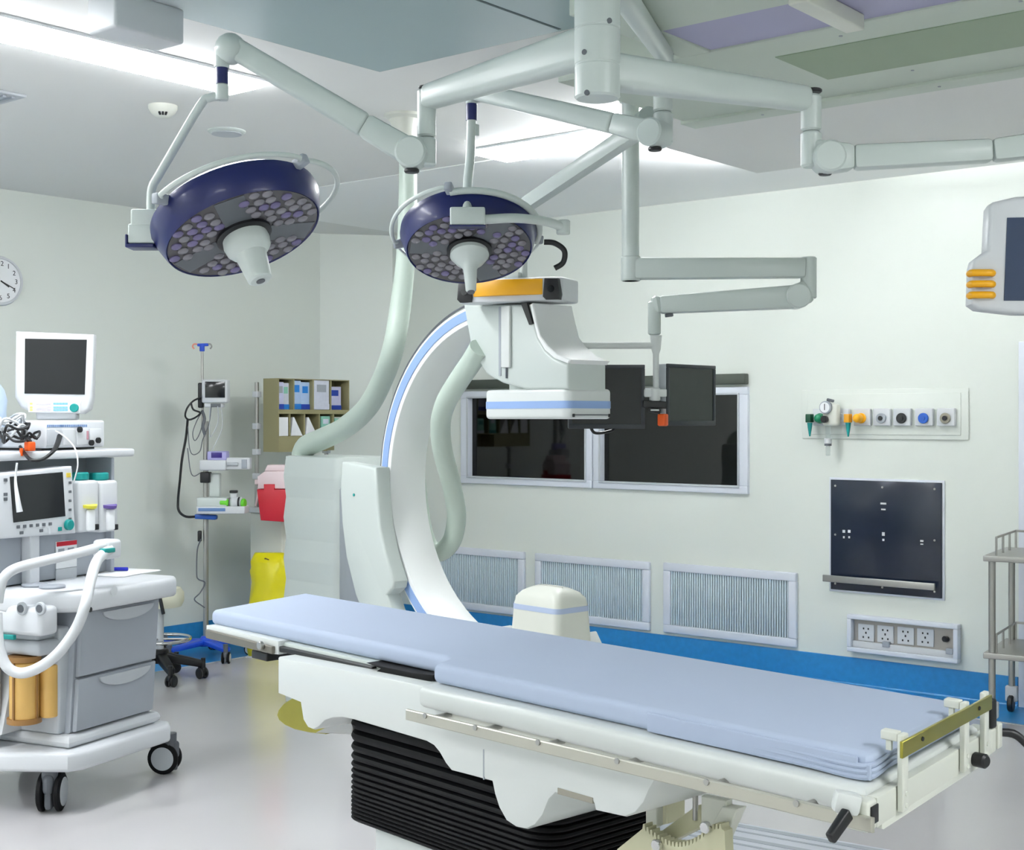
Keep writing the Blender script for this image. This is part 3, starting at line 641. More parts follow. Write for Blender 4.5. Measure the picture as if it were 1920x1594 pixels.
m = M(); m.lathe([(0, at(0, 730, zb).z), (.012, at(0, 730, zb).z), (.012, at(0, 664, zb).z), (.018, at(0, 656, zb).z), (.023, at(0, 629, zb).z), (0, at(0, 629, zb).z)], 20, Vector((at(1230, 700, zb).x, at(1230, 700, zb).y, 0))); part('drop_rod', m, WHITE, t)
part('side_handle_bar', M().tube([at(1222, 648, zb), at(1130, 648, zb-.03), at(1040, 648, zb-.06)], .013, 12), WHITE, t)
m = M(); m.cyl(at(1228, 752, zb), (0, 0, 1), .022, .05, 20, bev=.004); m.beam(at(1207, 737, zb), at(1250, 737, zb), .03, .032, r=.006); part('swivel_head', m, WHITE, t)
m = M(); m.beam(at(1205, 757, zb), at(1250, 760, zb), .03, .028, r=.004); m.beam(at(1216, 768, zb), at(1238, 772, zb), .02, .02, r=.004); part('mount_bracket', m, BLACK, t)
part('cable_tie', M().beam(at(1220, 769, zb-.03), at(1236, 769, zb-.03), .006, .006, r=.001), WHITE, t)
part('orange_clamp', M().beam(at(1243, 776, zb-.02), at(1243, 799, zb-.02), .035, .03, r=.006), ORANGE, t)
def monitor(label, o, ax, az, xa, xb, ya, yb, scr, frm):
    FR = Frame(o, ax, az); t = thing('flat_monitor', label, 'monitor', FR, (0, 0, FR.pv(xa, yb)[1]), 'twin monitors on the boom')
    u0 = FR.pv(xa, ya)[0]; u1 = FR.pv(xb, ya)[0]; h1 = FR.pv((xa+xb)/2, ya)[1]; h0 = FR.pv((xa+xb)/2, yb)[1]
    part('monitor_housing', M().box(u0, u1, 0, .045, h0, h1, .006), frm, t)
    b = .014
    m = M()
    for a in ((u0, u1, h0, h0+b*1.3), (u0, u1, h1-b, h1), (u0, u0+b, h0+b*1.3, h1-b), (u1-b, u1, h0+b*1.3, h1-b)): m.box(a[0], a[1], -.006, .004, a[2], a[3], .002)
    part('monitor_bezel', m, FRAMEB, t)
    part('monitor_screen', M().box(u0+b, u1-b, -.002, .001, h0+b*1.3, h1-b), scr, t)
    m = M(); m.box((u0+u1)/2-.05, (u0+u1)/2+.05, .045, .06, (h0+h1)/2-.05, (h0+h1)/2+.05, .004); part('rear_mount', m, BLACK, t)
    return FR
monitor('left dark monitor of the pair, half behind the white flat detector', at(1137, 742, zb+.0), 1, .03, 1066, 1209, 684, 804, SCREEN, FRAMEB)
monitor('right dark monitor of the pair, turned to the right beside the orange clamp', at(1250, 742, zb-.01), .68, .73, 1250, 1340, 684, 798, SCRG, GREYL)
m = M(); m.tube([at(1108, 803, zb+.05), at(1114, 811, zb+.05), at(1126, 812, zb+.05), at(1146, 808, zb+.05), at(1152, 803, zb+.05)], .006, 8, 5)
solo('monitor_cable', m, BLACK, 'short black cable looping under the left dark monitor', 'cable', WORLD, at(1125, 812, zb+.05))
# ================================================================== SCANNER C-ARM
CA = Frame(W(.2005, 4.9), .675, -.738)
t = thing('c_arm_scanner', 'big white C-shaped x-ray scanner arm with pale blue bands on a floor column', 'x-ray scanner', CA, (-1.3, 0, 0))
cu, cz = -.445, 1.238; RO, RI = .715, .645; v0, v1 = .035, .225
A0, A1 = math.radians(80), math.radians(305)
def rib(ro, ri, va, vb, a0=A0, a1=A1, n=64, r=.006):
    m = M(); bm = bmesh.new()
    P = ring_poly(cu, cz, ro, ri, a0, a1, n); k = n+1
    A = [bm.verts.new((p[0], va, p[1])) for p in P]; B = [bm.verts.new((p[0], vb, p[1])) for p in P]
    for i in range(n):
        j = 2*k-1-i
        bm.faces.new((A[i], A[i+1], A[j-1], A[j])); bm.faces.new((B[i], B[j], B[j-1], B[i+1]))
        bm.faces.new((A[i], B[i], B[i+1], A[i+1])); bm.faces.new((A[j], A[j-1], B[j-1], B[j]))
    for i, j in ((0, 2*k-1), (n, k)): bm.faces.new((A[i], A[j], B[j], B[i]))
    bmesh.ops.recalc_face_normals(bm, faces=bm.faces)
    if r: M.bev(bm, r, 2, [e for e in bm.edges if len(e.link_faces) == 2 and e.calc_face_angle(0) > .8])
    return m.add(bm)
part('c_arc', rib(RO, RI, v0, v1), SCANW, t)
part('blue_stripe', rib(RO-.014, RO-.05, v0-.004, v0+.01, A0+.08, A1-.3, 64, 0), BAND, t)
m = M(); n = 60; m.tube([(cu+(RO+.014)*math.cos(a), v0+.015, cz+(RO+.014)*math.sin(a)) for a in [math.radians(100)+(math.radians(196)-math.radians(100))*i/n for i in range(n+1)]], .0045, 8); part('guide_cable', m, GREYD, t)
# detector carriage
pv = CA.pv
def P2(L, v=0): return [pv(x, y, v) for x, y in L]
L = [(872, 566), (1004, 566)]
poly = P2([(868, 571), (994, 571), (1000, 600), (1008, 632), (1022, 656), (1040, 672), (1065, 682), (1065, 731), (985, 731), (940, 718), (912, 702), (892, 672), (880, 640), (873, 600)])
part('detector_carriage', M().prism(poly, 0, .20, 'v', .012, 3), SCAN, t)
fl = P2([(994, 571), (1000, 600), (1008, 632), (1022, 656), (1040, 672), (1065, 682)]); fo = [(p[0]+.016, p[1]+(.004 if i < 3 else .014)) for i, p in enumerate(fl)]
part('white_flank', M().prism(fl+fo[::-1], -.003, .203, 'v', .003, 1), SCANW, t)
a = pv(938, 575); b = pv(938, 690)
part('lift_rail', M().box(pv(941, 600, -.006)[0], pv(957, 600, -.006)[0], -.012, 0, b[1], a[1], .003), WHITE, t)
m = M(); m.box(pv(936, 600)[0], pv(940, 600)[0], -.003, 0, b[1]-.03, a[1]); part('rail_groove', m, GREYP, t)
m = M(); m.cyl((pv(951, 700)[0], -.004, b[1]-.04), (0, 0, 1), .004, .05, 10); part('lift_rod', m, GREYD, t)
c = pv(952, 566); part('screw_cap', M().cyl((c[0], 0, c[1]), (0, -1, 0), .005, .004, 10), BLACK, t)
# black vent slot on the front flank
m = M(); q = [pv(977, 568, -.004), pv(989, 568, -.004), pv(1000, 607, -.004), pv(993, 609, -.004)]; m.prism(q, -.008, .002, 'v', .001, 1); part('vent_slot', m, BLACK, t)
# flat detector
u0 = pv(905, 757)[0]; u1 = pv(1065, 757)[0]; zt = pv(1020, 729)[1]; zb = pv(1020, 786)[1]
def fd(e): return rrect(u0-e, u1+e, -e, .24+e, .035, 6)
part('flat_detector', M().prism(fd(0), zb, zt, 'h', .014, 3), WHITE, t)
m = M(); z_a = pv(1020, 766)[1]; z_b = pv(1020, 752)[1]; m.prism(fd(.0015), z_a, z_b, 'h'); part('detector_band', m, BAND, t)
vv = CA.pu(1075, 778, u1)[0]; vw = CA.pu(1142, 776, u1)[0]; zz = CA.pu(1100, 777, u1)[1]
m = M(); m.box(u1, u1+.003, vv, vw, zz-.004, zz); part('seam_line', m, GREYD, t)
for q in (vv, vw): part('seam_screw', M().box(u1, u1+.004, q-.006, q+.006, zz-.01, zz+.002, .002), BLACK, t)
part('detector_neck', M().prism(rrect(u0+.10, u1-.02, .03, .21, .03), zt-.002, pv(1020, 700)[1], 'h', .004), PALE, t)
# x-ray tube head at the bottom
u0 = pv(958, 1150)[0]; u1 = pv(1045, 1165)[0]; vt = CA.pu(1108, 1150, u1)[0]
zs = [(pv(1030, 1110)[1], .05), (pv(1030, 1113)[1]+.0, .03), (pv(1030, 1128)[1], .004), (pv(1030, 1140)[1], 0.0), (pv(1030, 1195)[1], -.004), (pv(1030, 1200)[1]-.22, -.02)]
m = M(); bm = bmesh.new(); RR = []
zs = [(pv(1030, 1106)[1], .062), (pv(1030, 1109)[1], .046), (pv(1030, 1116)[1], .022), (pv(1030, 1127)[1], .005), (pv(1030, 1142)[1], 0), (pv(1030, 1192)[1], -.006), (.60, -.012)]
for z, e in zs: RR.append([bm.verts.new((p[0], p[1], z)) for p in rrect(u0+e, u1-e, e, vt-e, .028, 5)])
for A, B in zip(RR, RR[1:]):
    k = len(A)
    for i in range(k): bm.faces.new((A[i], A[(i+1) % k], B[(i+1) % k], B[i]))
bm.faces.new(RR[0]); bm.faces.new(RR[-1][::-1]); bmesh.ops.recalc_face_normals(bm, faces=bm.faces); m.add(bm)
part('tube_head', m, CREAM, t)
m = M(); e = -.0025; m.prism(rrect(u0+e, u1-e, e, vt-e, .03, 6), pv(1030, 1151)[1], pv(1030, 1141)[1], 'h'); part('tube_band', m, BAND2, t)
m = M(); m.box(u0-.16, u1-.02, .03, vt-.03, .52, .70, .03); part('tube_mount', m, WHITE, t)
# carriage that grips the C and the floor column
HV = -.05
R3 = [(640, 866), (731, 878), (734, 964), (746, 1030), (764, 1091), (790, 1140), (800, 1160)]
poly = P2([(640, 866), (704, 877), (706, 925), (711, 985), (721, 1035), (738, 1091), (736, 1104), (724, 1116), (745, 1180), (800, 1240), (720, 1240), (686, 1170), (665, 1115), (648, 1045), (640, 980), (637, 920)], HV)
part('c_arc_carriage', M().prism(poly, HV, v0-.006, 'v', .012, 3), SCAN, t)
part('carriage_clamp', M().box(-1.235, -1.165, .0, .20, .95, 1.24, .02), SCAN, t)
c = pv(664, 928, HV); part('status_light', M().cyl((c[0], HV, c[1]), (0, -1, 0), .006, .003, 14), TEAL, t)
VC = .55
ua = pv(530, 900, VC)[0]; ub = pv(633, 900, VC)[0]; zt = pv(580, 856, VC)[1]
bm = bmesh.new(); RR = []; nb = 12; m = M()
for i in range(nb):
    za = zt-zt*i/nb; zb_ = zt-zt*(i+1)/nb; e = .009 if i % 2 else 0  # sides tilted in bands to imitate soft horizontal reflections
    for z, q in ((za-.004, e), (zb_+.004, .009-e)): RR.append([bm.verts.new((p[0], p[1], z)) for p in rrect(ua-q, ub+q, VC-q, VC+.35+q, .045, 6)])
RR.insert(0, [bm.verts.new((p[0], p[1], zt)) for p in rrect(ua+.012, ub-.012, VC+.012, VC+.34, .04, 6)])
for A, B in zip(RR, RR[1:]):
    k = len(A)
    for i in range(k): bm.faces.new((A[i], A[(i+1) % k], B[(i+1) % k], B[i]))
bm.faces.new(RR[0]); bm.faces.new(RR[-1][::-1]); bmesh.ops.recalc_face_normals(bm, faces=bm.faces); m.add(bm); part('floor_column', m, SCAN, t)
m = M(); m.beam((ub-.03, VC+.1, .82), (-1.21, .06, .82), .12, .7, r=.03); part('pivot_arm', m, GREYP, t)
# coiled hose running inside the C
H = [(900, 652, 5.25), (886, 676, 5.3), (860, 714, 5.4), (836, 755, 5.5), (826, 795, 5.6), (830, 845, 5.7), (842, 890, 5.8), (851, 930, 5.88), (856, 970, 5.93), (848, 1012, 5.96), (828, 1034, 5.97), (808, 1030, 5.98), (794, 1000, 5.99), (786, 950, 6.0), (780, 900, 6.0)]
m = M(); m.tube([CA.at(*h) for h in H], [.042]*15, 18, 6); part('inner_hose', m, HOSE, t)
# ceiling fed cable conduit
zc = 6.05
t = thing('cable_conduit', 'thick grey green conduit hanging from the ceiling down to the scanner column', 'conduit', WORLD, (at(756, 215, zc).x, at(756, 215, zc).y, CH))
H = [(765, 240, 6.05), (765, 320, 6.05), (764, 420, 6.05), (759, 500, 6.05), (750, 580, 6.05), (738, 650, 6.04), (718, 710, 6.3), (688, 765, 6.6), (645, 803, 6.95), (600, 825, 7.2), (576, 836, 7.3), (568, 850, 7.33), (567, 857, 7.33)]
m = M(); m.tube([at(*h) for h in H], [.040]*2+[.043]*2+[.048, .048, .049, .052, .055, .057, .058, .058, .058], 20, 6); part('corrugated_hose', m, HOSE, t)
o = at(758, 215, zc); o.z = CH
m = M(); m.lathe([(0, 0), (.09, 0), (.088, .012), (.066, .022), (.056, .05), (.054, .105), (.046, .11), (0, .11)], 36, o, (0, 0, -1)); part('ceiling_socket', m, CREAM, t)
# ================================================================== OPERATING TABLE
T = Frame(W(.600, 2.264), .675, -.738)
def sk(p): return Vector((p.x-p.y*(.20+.15*max(0, min(1, -p.x/2.4))), p.y, p.z))
t = thing('operating_table', 'long white operating table on a black bellows pedestal in the foreground', 'operating table', T, (-1.2, .25, 0))
tp = lambda x, y, v=0: T.pv(x, y, v)
# tabletop slabs
m = M(); m.prism([(-1.17, -.035), (.0, -.035), (.0, .53), (-1.17, .53)], .845, .896, 'h', .016, 3).map(sk); part('tabletop', m, WHITE, t)
m = M(); m.prism([(-2.26, .07), (-1.171, .07), (-1.171, .51), (-2.26, .51)], .872, .896, 'h', .006, 2).map(sk); part('head_section', m, PALE, t)
# dark foam edge and steel rail under the head section
q0 = tp(690, 1246, .05); q1 = tp(812, 1276, .05)
m = M(); m.prism([tp(685, 1243, .045), tp(775, 1262, .045), tp(812, 1266, .045), tp(812, 1277, .045), tp(790, 1281, .045), tp(700, 1262, .045), tp(712, 1254, .045)], .045, .30, 'v', .003, 2); part('dark_pad', m, RUBB, t)
m = M(); m.prism([tp(391, 1180, .05), tp(515, 1212, .05), tp(515, 1226, .05), tp(391, 1196, .05)], .04, .052, 'v', .002, 1); part('head_side_rail', m, mat('dull_taupe_metal', (120, 116, 106), .4, .4), t)
m = M(); m.prism([tp(391, 1172, .06), tp(526, 1202, .06), tp(526, 1227, .06), tp(515, 1226, .06), tp(500, 1222, .06), tp(391, 1195, .06)], .0521, .10, 'v', .003, 2); part('head_rail_block', m, WHITE, t)
m = M(); m.prism([tp(526, 1212, .06), tp(700, 1250, .06), tp(700, 1258, .06), tp(526, 1222, .06)], .055, .09, 'v', .002, 1); part('head_under_rail', m, BLACK, t)
c = tp(492, 1210, .04); part('rail_bolt', M().cyl((c[0], .04, c[1]), (0, -1, 0), .012, .012, 14, bev=.002), STEEL, t)
c = tp(497, 1228, .1); m = M(); m.box(c[0]-.04, c[0]+.04, .08, .18, c[1]-.012, c[1]+.012, .004); part('head_foot', m, BLACK, t)
# side rail
m = M(); a = tp(765, 1329, -.075); b = tp(1640, 1533, -.075); m.prism([a, b, (b[0], b[1]-.024), (a[0], a[1]-.024)], -.083, -.073, 'v', .002, 1); r = part('side_rail', m, mat('satin_rail', (186, 184, 172), .38, .55, noise=.04, nscale=20), t)
for k in (.06, .2, .36, .54, .72, .88):
    u = a[0]+(b[0]-a[0])*k; part('rail_spacer', M().cyl((u, -.074, a[1]-.012+(b[1]-a[1])*k), (0, 1, 0), .006, .062, 12), STEEL, r)
    part('rail_screw', M().cyl((u, -.083, a[1]-.004+(b[1]-a[1])*k), (0, -1, 0), .006, .003, 10), STEEL, r)
# side beam under the slab
z = .845
m = M(); m.prism([tp(830, 1318, -.012), tp(1240, 1415, -.012), tp(1652, 1515, -.012), tp(1652, 1556, -.012), tp(1240, 1455, -.012), tp(830, 1350, -.012)], -.012, .50, 'v', .005, 2).map(sk); part('side_beam', m, CREAM, t)
# main carriage body with its curved lower edge
body = [(520, 1232), (830, 1293), (1250, 1390), (1250, 1440), (1228, 1462), (1216, 1482), (1206, 1506), (1190, 1525), (1170, 1533), (1115, 1521), (1112, 1508), (1040, 1488), (1028, 1500), (1016, 1530), (1002, 1548), (985, 1556), (966, 1552), (948, 1540), (934, 1515), (926, 1490), (921, 1466), (880, 1455), (845, 1446), (834, 1432), (822, 1411), (812, 1399), (798, 1391), (660, 1350), (640, 1346), (622, 1347), (608, 1352), (596, 1364), (586, 1369), (576, 1365), (567, 1350), (562, 1318), (520, 1301)]
m = M(); bm = bmesh.new()
m.prism([tp(x, y, 0) for x, y in body], 0.0, .44, 'v', .008, 2); part('carriage_body', m, WHITE, t)
m = M(); m.prism([tp(1046, 1477, 0), tp(1112, 1496, 0), tp(1112, 1507, 0), tp(1046, 1489, 0)], -.001, .01, 'v'); part('slot', m, TAUPE, t)
m = M(); m.prism([tp(906, 1405, 0), tp(908, 1405, 0), tp(908, 1462, 0), tp(906, 1462, 0)], -.0008, .004, 'v'); part('panel_seam', m, GREYP, t)
# steel end dish, a yellow reflection put into its olive colour
m = M(); m.prism([tp(x, y, .13) for x, y in ((600, 1300), (566, 1303), (548, 1309), (532, 1319), (522, 1331), (519, 1341), (523, 1351), (534, 1360), (552, 1368), (580, 1374), (610, 1377), (610, 1330))], .13, .145, 'v', .002, 1); part('end_dish', m, OLIVE, t)
m = M(); m.prism([tp(x, y, .12) for x, y in ((592, 1374), (660, 1377), (664, 1352), (640, 1354), (612, 1363))], .118, .128, 'v', .002, 1); m.beam(T.at(596, 1366, 3.7), T.at(655, 1352, 3.66), .02, .008, r=.002); part('end_bracket', m, STEEL, t)
# bellows
m = M(); bm = bmesh.new(); RR = []
lv = [.738, .706, .676, .65, .628, .609, .593, .578, .564, .551, .539, .528, .517, .507, .497, .488]
ux0, ux1 = -1.625, -.86
for i, z in enumerate(lv):
    zz2 = lv[i+1] if i+1 < len(lv) else z-.011
    for zz_, e in ((z, .028), (z*.8+zz2*.2, .003), (z*.5+zz2*.5, 0), (z*.2+zz2*.8, .003)):
        RR.append([bm.verts.new((p[0], p[1], zz_)) for p in rrect(ux0+e, ux1-e, .075+e, .46-e, .07, 6)])
RR.append([bm.verts.new((p[0], p[1], .476)) for p in rrect(ux0+.03, ux1-.03, .105, .43, .05, 6)])
for A, B in zip(RR, RR[1:]):
    k = len(A)
    for i in range(k): bm.faces.new((A[i], A[(i+1) % k], B[(i+1) % k], B[i]))
bm.faces.new(RR[0]); bm.faces.new(RR[-1][::-1]); bmesh.ops.recalc_face_normals(bm, faces=bm.faces); m.add(bm); part('bellows', m, RUBB, t)
m = M(); m.prism(rrect(-1.56, -.90, .11, .43, .06, 6), .06, .478, 'h', .01, 2); part('pedestal', m, WHITE, t)
m = M(); m.prism(rrect(-1.85, -.55, .0, .56, .12, 6), .0, .07, 'h', .02, 3); part('floor_base', m, WHITE, t)
# foot end: cross bar, posts, olive rail, levers
fu = .045
def fe(x, y): return T.pu(x, y, 0.0)
m = M(); m.prism([(.0, -.035), (.02, -.035), (.02, .55), (.0, .55)], .835, .885, 'h', .003, 2).map(sk); m.box(-.03, .021, -.075, -.035, .835, .885, .006).map(sk); m.box(-.03, .021, .55, .585, .835, .885, .006).map(sk); part('end_cross_bar', m, CREAM, t)
for v in (.062, .374, .49):
    m = M(); m.box(.021, .033, v-.013, v+.013, .842, .972, .003).map(sk)
    if v < .48: m.box(-.012, .0205, v-.011, v+.011, .958, .974, .003).map(sk); m.box(-.004, .006, v-.004, v+.004, .94, .957).map(sk)
    for z in (.852, .872): m.cyl(sk(Vector((.033, v, z))), (1, 0, 0), .004, .002, 8)
    part('end_post', m, CREAM, t)
m = M(); m.box(.034, .040, .03, .50, .938, .966, .001, 1).map(sk); e = part('end_rail', m, OLIVE, t)
for v in (.12, .42): part('rail_screw', M().cyl(sk(Vector((.040, v, .954))), (1, 0, 0), .004, .002, 8), BLACK, e)
m = M(); m.box(.0205, .024, -.066, -.036, .847, .877, .002).map(sk); part('square_socket', m, BLACK, t)
a = T.loc(at(1590, 1524, 2.18)); b = T.loc(at(1556, 1574, 2.15))
m = M(); m.beam(a, b, .016, .022, .014, .02, r=.004, seg=3); part('clamp_lever', m, BLACK, t)
m = M(); a2 = T.loc(at(1592, 1505, 2.2)); m.cyl(T.loc(at(1580, 1515, 2.2)), (0, 1, 0), .016, .04, 16); m.beam(T.loc(at(1562, 1500, 2.2)), T.loc(at(1612, 1510, 2.2)), .03, .035, r=.008); part('lever_boss', m, WHITE, t)
m = M(); p = sk(Vector((.02, .445, .85))); m.cyl(p, (1, -.1, 0), .014, .03, 16, bev=.004); part('end_knob', m, BLACK, t)
m = M(); p = sk(Vector((.01, .555, .93))); m.box(p.x-.01, p.x+.012, p.y, p.y+.02, .886, .945, .005); part('side_grip', m, BLACK, t)
m = M(); p = sk(Vector((.0, .615, .865))); m.tube([p, p+Vector((.03, .03, -.002)), p+Vector((.05, .045, -.022)), p+Vector((.06, .05, -.04))], [.008, .009, .008, .005], 10, 4); part('far_clamp_lever', m, BLACK, t)
m = M(); m.box(-.01, .025, .586, .612, .84, .89, .004).map(sk); part('far_clamp_block', m, CREAM, t)
# tilt gear under the foot end
gv = .16
gp = lambda x, y, v=gv: T.pv(x, y, v)
def plate(name, L, va, vb, mm, r=.002):
    m = M(); m.prism([gp(x, y, (va+vb)/2) for x, y in L], va, vb, 'v', r, 1); return part(name, m, mm, t)
plate('gear_bracket', [(1216, 1478), (1238, 1484), (1238, 1548), (1222, 1558), (1216, 1556)], .18, .20, CREAM)
plate('gear_bracket', [(1320, 1490), (1368, 1500), (1368, 1552), (1350, 1558), (1320, 1548)], .18, .20, CREAM)
plate('gear_bracket', [(1242, 1500), (1268, 1496), (1268, 1540), (1242, 1545)], .28, .34, CREAMD)
teeth = []
N = 22
for i in range(N):
    k = i/N; x = 1212+150*k; yb = 1552+34*math.sin(pi*min(1, k*1.15))*1.0
    teeth += [(x, yb), (x+1.2, yb-9), (x+4.0, yb-9), (x+5.2, yb)]
teeth += [(1366, 1556), (1370, 1640), (1160, 1640), (1165, 1590)]
plate('gear_sector', teeth, .14, .165, CREAMD, 0)
plate('gear_link', [(1362, 1510), (1392, 1514), (1345, 1620), (1300, 1620)], .17, .20, CREAM)
plate('gear_link', [(1250, 1556), (1316, 1508), (1322, 1518), (1330, 1545), (1270, 1575)], .20, .24, CREAMD)
for x, y in ((1230, 1585), (1322, 1552)):
    c = gp(x, y, .13); part('pivot_bolt', M().cyl((c[0], .138, c[1]), (0, -1, 0), .012, .012, 18, bev=.002), CHROME, t)
c = gp(1304, 1510, .2); m = M(); m.tube([(c[0], .2, c[1]+.03), (c[0], .2, c[1]-.03)], .006, 10); part('threaded_rod', m, STEEL, t)
# mattress
m = M(); m.prism([(-2.245, .08), (-1.195, .08), (-1.165, .06), (-1.15, .0), (-.018, .0), (-.006, .012), (-.006, .485), (-.018, .5), (-2.245, .5)], .897, .943, 'h', .016, 4).map(sk)
t = thing('table_mattress', 'pale blue sheet covered mattress lying on the operating table', 'mattress', T, (-1.1, .25, .896))
part('mattress_pad', m, MATT, t)
m = M(); m.box(-.50, -.03, -.0075, -.001, .899, .936, .003).map(sk); m.box(-.42, -.005, -.0055, .0, .9, .926, .002); part('tucked_sheet_flap', m, MATTF, t)
m = M()
for k, (z, r) in enumerate(((.905, .006), (.914, .006), (.923, .005))):
    m.tube([sk(Vector(p)) for p in ((-.35, -.004, z), (-.15, -.005, z-.001), (-.05, -.006, z-.002), (-.012, .0, z), (-.003, .03, z+.004), (-.002, .1, z+.01))], [.002, r*.7, r, r, r*.8, .002], 8, 5)
part('sheet_folds', m, MATTF, t)
# plates on the floor behind the table
m = M(); P_ = [WORLD.ph(x, y, .006) for x, y in ((1110, 1545), (1216, 1508), (1290, 1560), (1250, 1575))]; m.prism(P_, 0, .012, 'h', .002, 1)
c = P_[0]; solo('floor_plate', m, GREYP, 'flat grey metal plate on the floor under the foot of the table', 'floor plate', WORLD, (c[0], c[1], 0))
p = WORLD.ph(1385, 1548, 0); p2 = WORLD.ph(1640, 1594, 0); d = Vector((p2[0]-p[0], p2[1]-p[1], 0)).normalized(); nn = Vector((-d.y, d.x, 0))
t = thing('floor_track', 'flush steel track with grooves in the floor under the table foot', 'floor track', WORLD, (p[0], p[1], 0))
def strip(o0, w, L, h0, h1):
    a = Vector((p[0], p[1], 0))-nn*o0-d*.1; b = a+d*L; return [(a.x, a.y), (b.x, b.y), (b.x-nn.x*w, b.y-nn.y*w), (a.x-nn.x*w, a.y-nn.y*w)], h0, h1
m = M(); q = strip(-.02, .30, 1.3, 0, .004); m.prism(q[0], q[1], q[2], 'h'); part('track_bed', m, mat('track_aluminium', (196, 200, 208), .35, .3), t)
for o0, w in ((0.0, .03), (.07, .012), (.14, .03), (.21, .014)):
    m = M(); q = strip(o0, w, 1.28, .004, .006); m.prism(q[0], q[1], q[2], 'h'); part('track_groove', m, GREYP, t)
# ================================================================== ANAESTHESIA MACHINE
AM = Frame(W(-1.667, 5.155), .42, .907)
t = thing('anaesthesia_machine', 'white and grey wheeled anaesthesia machine with two drawers at the left edge', 'anaesthesia machine', AM, (.3, .3, 0))
av = lambda x, y, v=0.: AM.pv(x, y, v)
def plate2(m, L, vp, va, vb, r=0): return m.prism([av(x, y, vp) for x, y in L], va, vb, 'v', r, 2)
# wheeled base
m = M(); base = [(-.01, .0), (.05, -.03), (.55, -.03), (.61, .02), (.61, .72), (.55, .78), (.02, .78), (-.12, .70), (-.13, .30)]
m.prism(base, .165, .24, 'h', .018, 3); m.prism([(.03, .03), (.56, .03), (.56, .72), (.03, .72)], .241, .29, 'h', .03, 4); part('wheeled_base', m, TOPW, t)
def caster(T_, p, ang, r, w, parent, wheelm, name='caster', top=.12):
    """twin wheel caster at p with an axle direction angle"""
    dx, dy = math.cos(ang), math.sin(ang); q = Vector((p[0], p[1], r))
    m = M(); m.cyl(Vector((p[0]+dy*r*.35, p[1]-dx*r*.35, r*1.5)), (0, 0, 1), r*.42, max(.004, top-r*1.5), 16); m.beam(q-Vector((dx, dy, 0))*w*.23+Vector((0, 0, r*.55)), q+Vector((dx, dy, 0))*w*.23+Vector((0, 0, r*.55)), r*1.9, r*1.1, r=r*.3, seg=3); m.beam(q-Vector((dx, dy, 0))*w*.17, q+Vector((dx, dy, 0))*w*.17, r*1.7, r*1.6, r=r*.3)
    o = part(name, m, wheelm, parent)
    for s in (-1, 1):
        c = q+Vector((dx, dy, 0))*s*w*.24; d = (dx*s, dy*s, 0)
        m = M(); m.lathe([(0, 0), (r*.9, 0), (r, w*.06), (r, w*.2), (r*.86, w*.26), (0, w*.26)], 32, c, d); part('caster_wheel', m, RUBB if wheelm is not BLACK else BLACK, o)
        m = M(); m.lathe([(0, w*.265), (r*.74, w*.265), (r*.74, w*.29), (r*.5, w*.31), (0, w*.31)], 32, c, d); part('wheel_cover', m, GREYL if wheelm is not BLACK else BLACK, o)
p = AM.ph(97, 1520); caster(AM, (p[0]+.0, p[1]), math.radians(-62), .073, .09, t, GREYD, top=.17)
p = AM.ph(293, 1443); caster(AM, (p[0]-.03, p[1]-.07), math.radians(18), .066, .06, t, GREYD, top=.17)
caster(AM, (.50, .66), math.radians(-90), .066, .06, t, GREYD, top=.17); caster(AM, (-.04, .62), math.radians(-120), .073, .09, t, GREYD, top=.17)
# drawer body
vd = .05
B0 = av(148, 1150, vd); B1 = av(297, 1125, vd)
m = M(); m.prism([(.105, .76), (.575, .76), (.535, .29), (.07, .29)], vd+.012, .62, 'v', .012, 2); part('drawer_cabinet', m, GREYP, t)
m = M(); m.prism([(-.06, .29), (.075, .29), (.10, .62), (.02, .60)], .28, .62, 'v', .012, 2); part('lower_housing', m, TOPW, t)
d1 = av(146, 1272, vd); d2 = av(290, 1236, vd); hs = .5*(d1[1]+d2[1])
def drawer(z0, z1):
    f = lambda z: (.07+(.105-.07)*(z-.29)/.47, .535+(.575-.535)*(z-.29)/.47)
    a0, b0 = f(z0); a1, b1 = f(z1)
    o = part('drawer', M().prism([(a0+.008, z0), (b0-.008, z0), (b1-.008, z1), (a1+.008, z1)], vd-.012, vd+.013, 'v', .008, 2), GREYP, t)
    m = M(); uc = (a1+b1)/2+.03; L = [(uc-.15, z1-.010), (uc+.15, z1-.010)]+[(uc+.15*math.cos(a), z1-.012-.045*math.sin(a)) for a in [pi*k/14 for k in range(15)]]
    m.prism(L, vd-.022, vd-.0125, 'v', .004, 2); part('drawer_handle', m, GREYL, o)
drawer(.298, hs-.004); drawer(hs+.004, .752)
